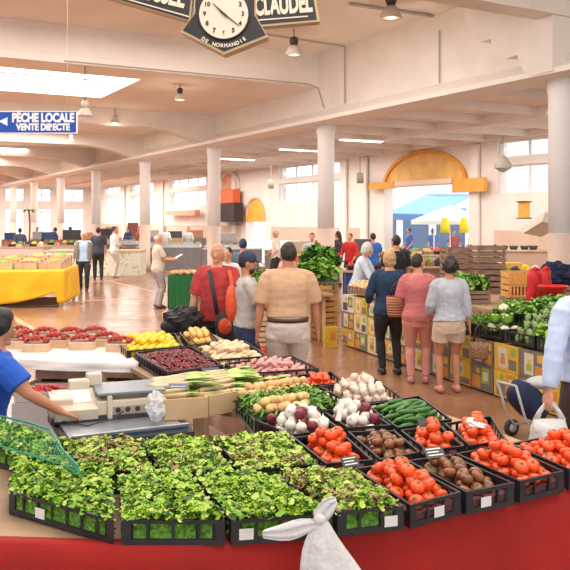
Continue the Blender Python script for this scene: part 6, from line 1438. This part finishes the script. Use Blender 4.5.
# clock sign
Y = 8.0; c = P(224, 15, Y); t = empty('clock_sign', c); tag(t, 'black and cream hanging clock sign reading ROUSSEL CLAUDEL DE NORMANDIE', 'clock'); sk_ = Y/F
def cp(px, py, dy=0): return V((px-224)*sk_, dy, -(py-15)*sk_)
blk = mat('sign_black', (.012, .010, .010), .4); crm = mat('sign_cream', (.72, .60, .46), .5); gold = mat('sign_edge_gold', (.50, .36, .20), .5)
def panel(pts, dy, th, mt, name):
    m = MB(); m.prism([cp(x, y, dy) for x, y in pts], (0, th, 0)); return m.build(name, mt, t)
lwp = [(105, -4), (190, 21), (196, -36), (108, -38)]; rwp = [(257, 26.5), (320, 21), (310, -36), (252, -38)]
cen_ = [(181, 32), (224, 54.5), (268, 37), (256, 16), (256, -16), (268, -33), (224, -52), (181, -30), (194, -10), (194, 14)]
panel(lwp, .02, .14, gold, 'wing_case'); panel(rwp, .02, .14, gold, 'wing_case'); panel(cen_, -.01, .20, gold, 'centre_case')
def shr(pts, k, cx, cy): return [(cx+(x-cx)*k, cy+(y-cy)*k) for x, y in pts]
panel(shr(lwp, .955, 152, -14), .01, .009, blk, 'wing_face'); panel([(258, 24), (317, 19), (308, -33), (255, -35)], .01, .009, blk, 'wing_face'); panel(shr(cen_, .95, 224, 1), -.02, .009, blk, 'centre_face')
m = MB(); M = Matrix.Translation((0, -.03, 0)) @ Matrix.Rotation(math.pi/2, 4, 'X'); m.lathe([(.245, -.01), (.245, .012)], 48, M=M); m.build('clock_dial', crm, t)
m = MB(); m.tube([V(.252*math.cos(i*math.pi/24), -.035, .252*math.sin(i*math.pi/24)) for i in range(49)], .011, 8); m.build('dial_rim', blk, t)
for i in range(1, 13):
    a = math.pi/2-i*math.pi/6; text(str(i), 'numeral', .062, blk, (.19*math.cos(a), -.046, .19*math.sin(a)), (math.pi/2, 0, 0), t, .001, .002)
def handm(a, L, w, dy):
    m = MB(); d = V(math.cos(a), 0, math.sin(a)); s = V(-d.z, 0, d.x); m.prism([d*-.04-s*w+V(0, dy, 0), d*-.04+s*w+V(0, dy, 0), d*L+s*w*.3+V(0, dy, 0), d*L-s*w*.3+V(0, dy, 0)], (0, -.003, 0)); m.build('clock_hand', blk, t)
handm(math.radians(-38), .20, .010, -.052); handm(math.radians(137), .15, .012, -.058)
text('CLAUDEL', 'sign_text', .26, crm, cp(283, 5, .004), (math.pi/2, math.radians(-4), 0), t, .003, .011, width=.58)
text('ROUSSEL', 'sign_text', .26, crm, cp(153, -8, .004), (math.pi/2, math.radians(13), 0), t, .003, .011, width=.66)
for a, b in (((118, -3.5), (189, 16.5)), ((258, 20), (308, 16))):
    m = MB(); d = (cp(*b)-cp(*a)).normalized(); s = V(-d.z, 0, d.x)*.006; m.prism([cp(*a, .004)-s, cp(*b, .004)-s, cp(*b, .004)+s, cp(*a, .004)+s], (0, .006, 0)); m.build('underline', crm, t)
S_ = 'DE NORMANDIE'
for i, ch in enumerate(S_):
    if ch == ' ': continue
    a = math.radians(-128+i*(76/(len(S_)-1))); text(ch, 'sign_letter', .050, crm, (.325*math.cos(a)*1.02, -.024, .325*math.sin(a)*.96), (math.pi/2, -(a+math.pi/2), 0), t, .002, .002)
for x in (-.7, .7): m = MB(); m.tube([(x, .1, .30), (x, .1, 6.25-c.z)], .01, 6); m.build('chain', hood, t)
# wall equipment
m = MB(); m.lathe([(.0, .35), (.06, .35), (.24, .12), (.24, 0), (.05, -.12), (.0, -.12)], 14); m.tube([(0, 0, .35), (0, 0, 1.1)], .015, 6); Yv = 23; o = m.build('loudspeaker', mat('speaker_grey', (.36, .33, .27), .6)); o.location = P(503, 168, Yv); tag(o, 'grey green hanging lamp shade on the wall right of the big arch', 'lamp')
for i, (px, py, Yv) in enumerate(((271, 161+23, 34), (360, 178, 29.5))):
    m = MB(); m.tube([(-.12, 0, 0), (.12, 0, 0)], .2, 14); m.tube([(0, 0, .2), (0, 0, .8)], .02, 6); o = m.build('wall_fan', mat('speaker_grey', (.36, .33, .27), .6)); o.location = P(px, py, Yv); tag(o, 'round grey wall fitting '+('left' if i == 0 else 'right')+' of the fourth window', 'lamp')
bo = P(524, 210, 21.3); t = empty('orange_lantern', bo, TH+math.pi/2); tag(t, 'orange box lantern on the wall left of the nearest column', 'lantern'); m = MB(); m.box((0, 0, 0), (.22, .2, .42)); m.build('box', orange, t); m = MB(); m.box((0, 0, .22), (.3, .28, .03)); m.box((0, 0, -.22), (.3, .28, .03)); m.build('caps', darkp, t)
m = MB(); m.hexa([V(x, y, z) for z, s in ((-.1, .7), (.1, 1)) for x, y in ((-.5*s, -.3), (.5*s, -.3), (.5*s, .3), (-.5*s, .3))]); o = m.build('wall_hood', shade); o.location = P(541, 226, 20.5); o.rotation_euler = (.2, .45, TH+math.pi/2); tag(o, 'beige slanted hood on the wall behind the nearest column', 'hood')
for i, (px, Y, h0, w_, h_, cc_, lab) in enumerate((
    (103, 41, 1.1, .9, .5, (.05, .05, .06), 'dark box beyond the person in white, left of the slim column'), (112, 42, 1.1, .6, .6, (.55, .35, .22), 'tan box beyond the person in white'),
    (150, 43, 1.1, .9, .4, (.6, .6, .6), 'pale box beyond the fish counters left of the long window'), (133, 42, 1.2, .5, .7, (.3, .1, .08), 'maroon box beyond the fish counters'),
    (175, 42, 1.1, .7, .35, (.08, .08, .1), 'black box under the coral fascia, left'), (196, 42, 1.1, .7, .4, (.5, .25, .12), 'orange brown box under the coral fascia, right'),
    (227, 36.5, 1.0, .8, .45, (.3, .28, .28), 'grey box below the dark recess slab'), (300, 27, 1.0, .8, .35, (.6, .5, .4), 'beige box beyond the man in beige'),
    (325, 28, 1.0, .7, .35, (.5, .1, .06), 'red box beyond the spinach'), (363, 27.5, 1.0, .6, .4, (.12, .1, .1), 'dark box between the red and blue dressed people'))):
    X = (px-CX)/F*Y; mt_ = mat('far_box_%d' % i, cc_, .7, .1, 5); m = MB(); m.box((0, 0, h_/2), (w_, .4, h_)); o = m.build('storage_box', mt_, bevel=.02); o.location = (X, Y, h0+.002); tag(o, lab, 'box')
    m = MB(); m.box((0, 0, h0/2), (w_+.3, .6, h0-.01)); o = m.build('stand', (woodd, wood, grm)[i % 3]); o.location = (X, Y, .005); tag(o, 'plain stand carrying the '+lab, 'stand')
bpy.data.scenes.remove(TMP)
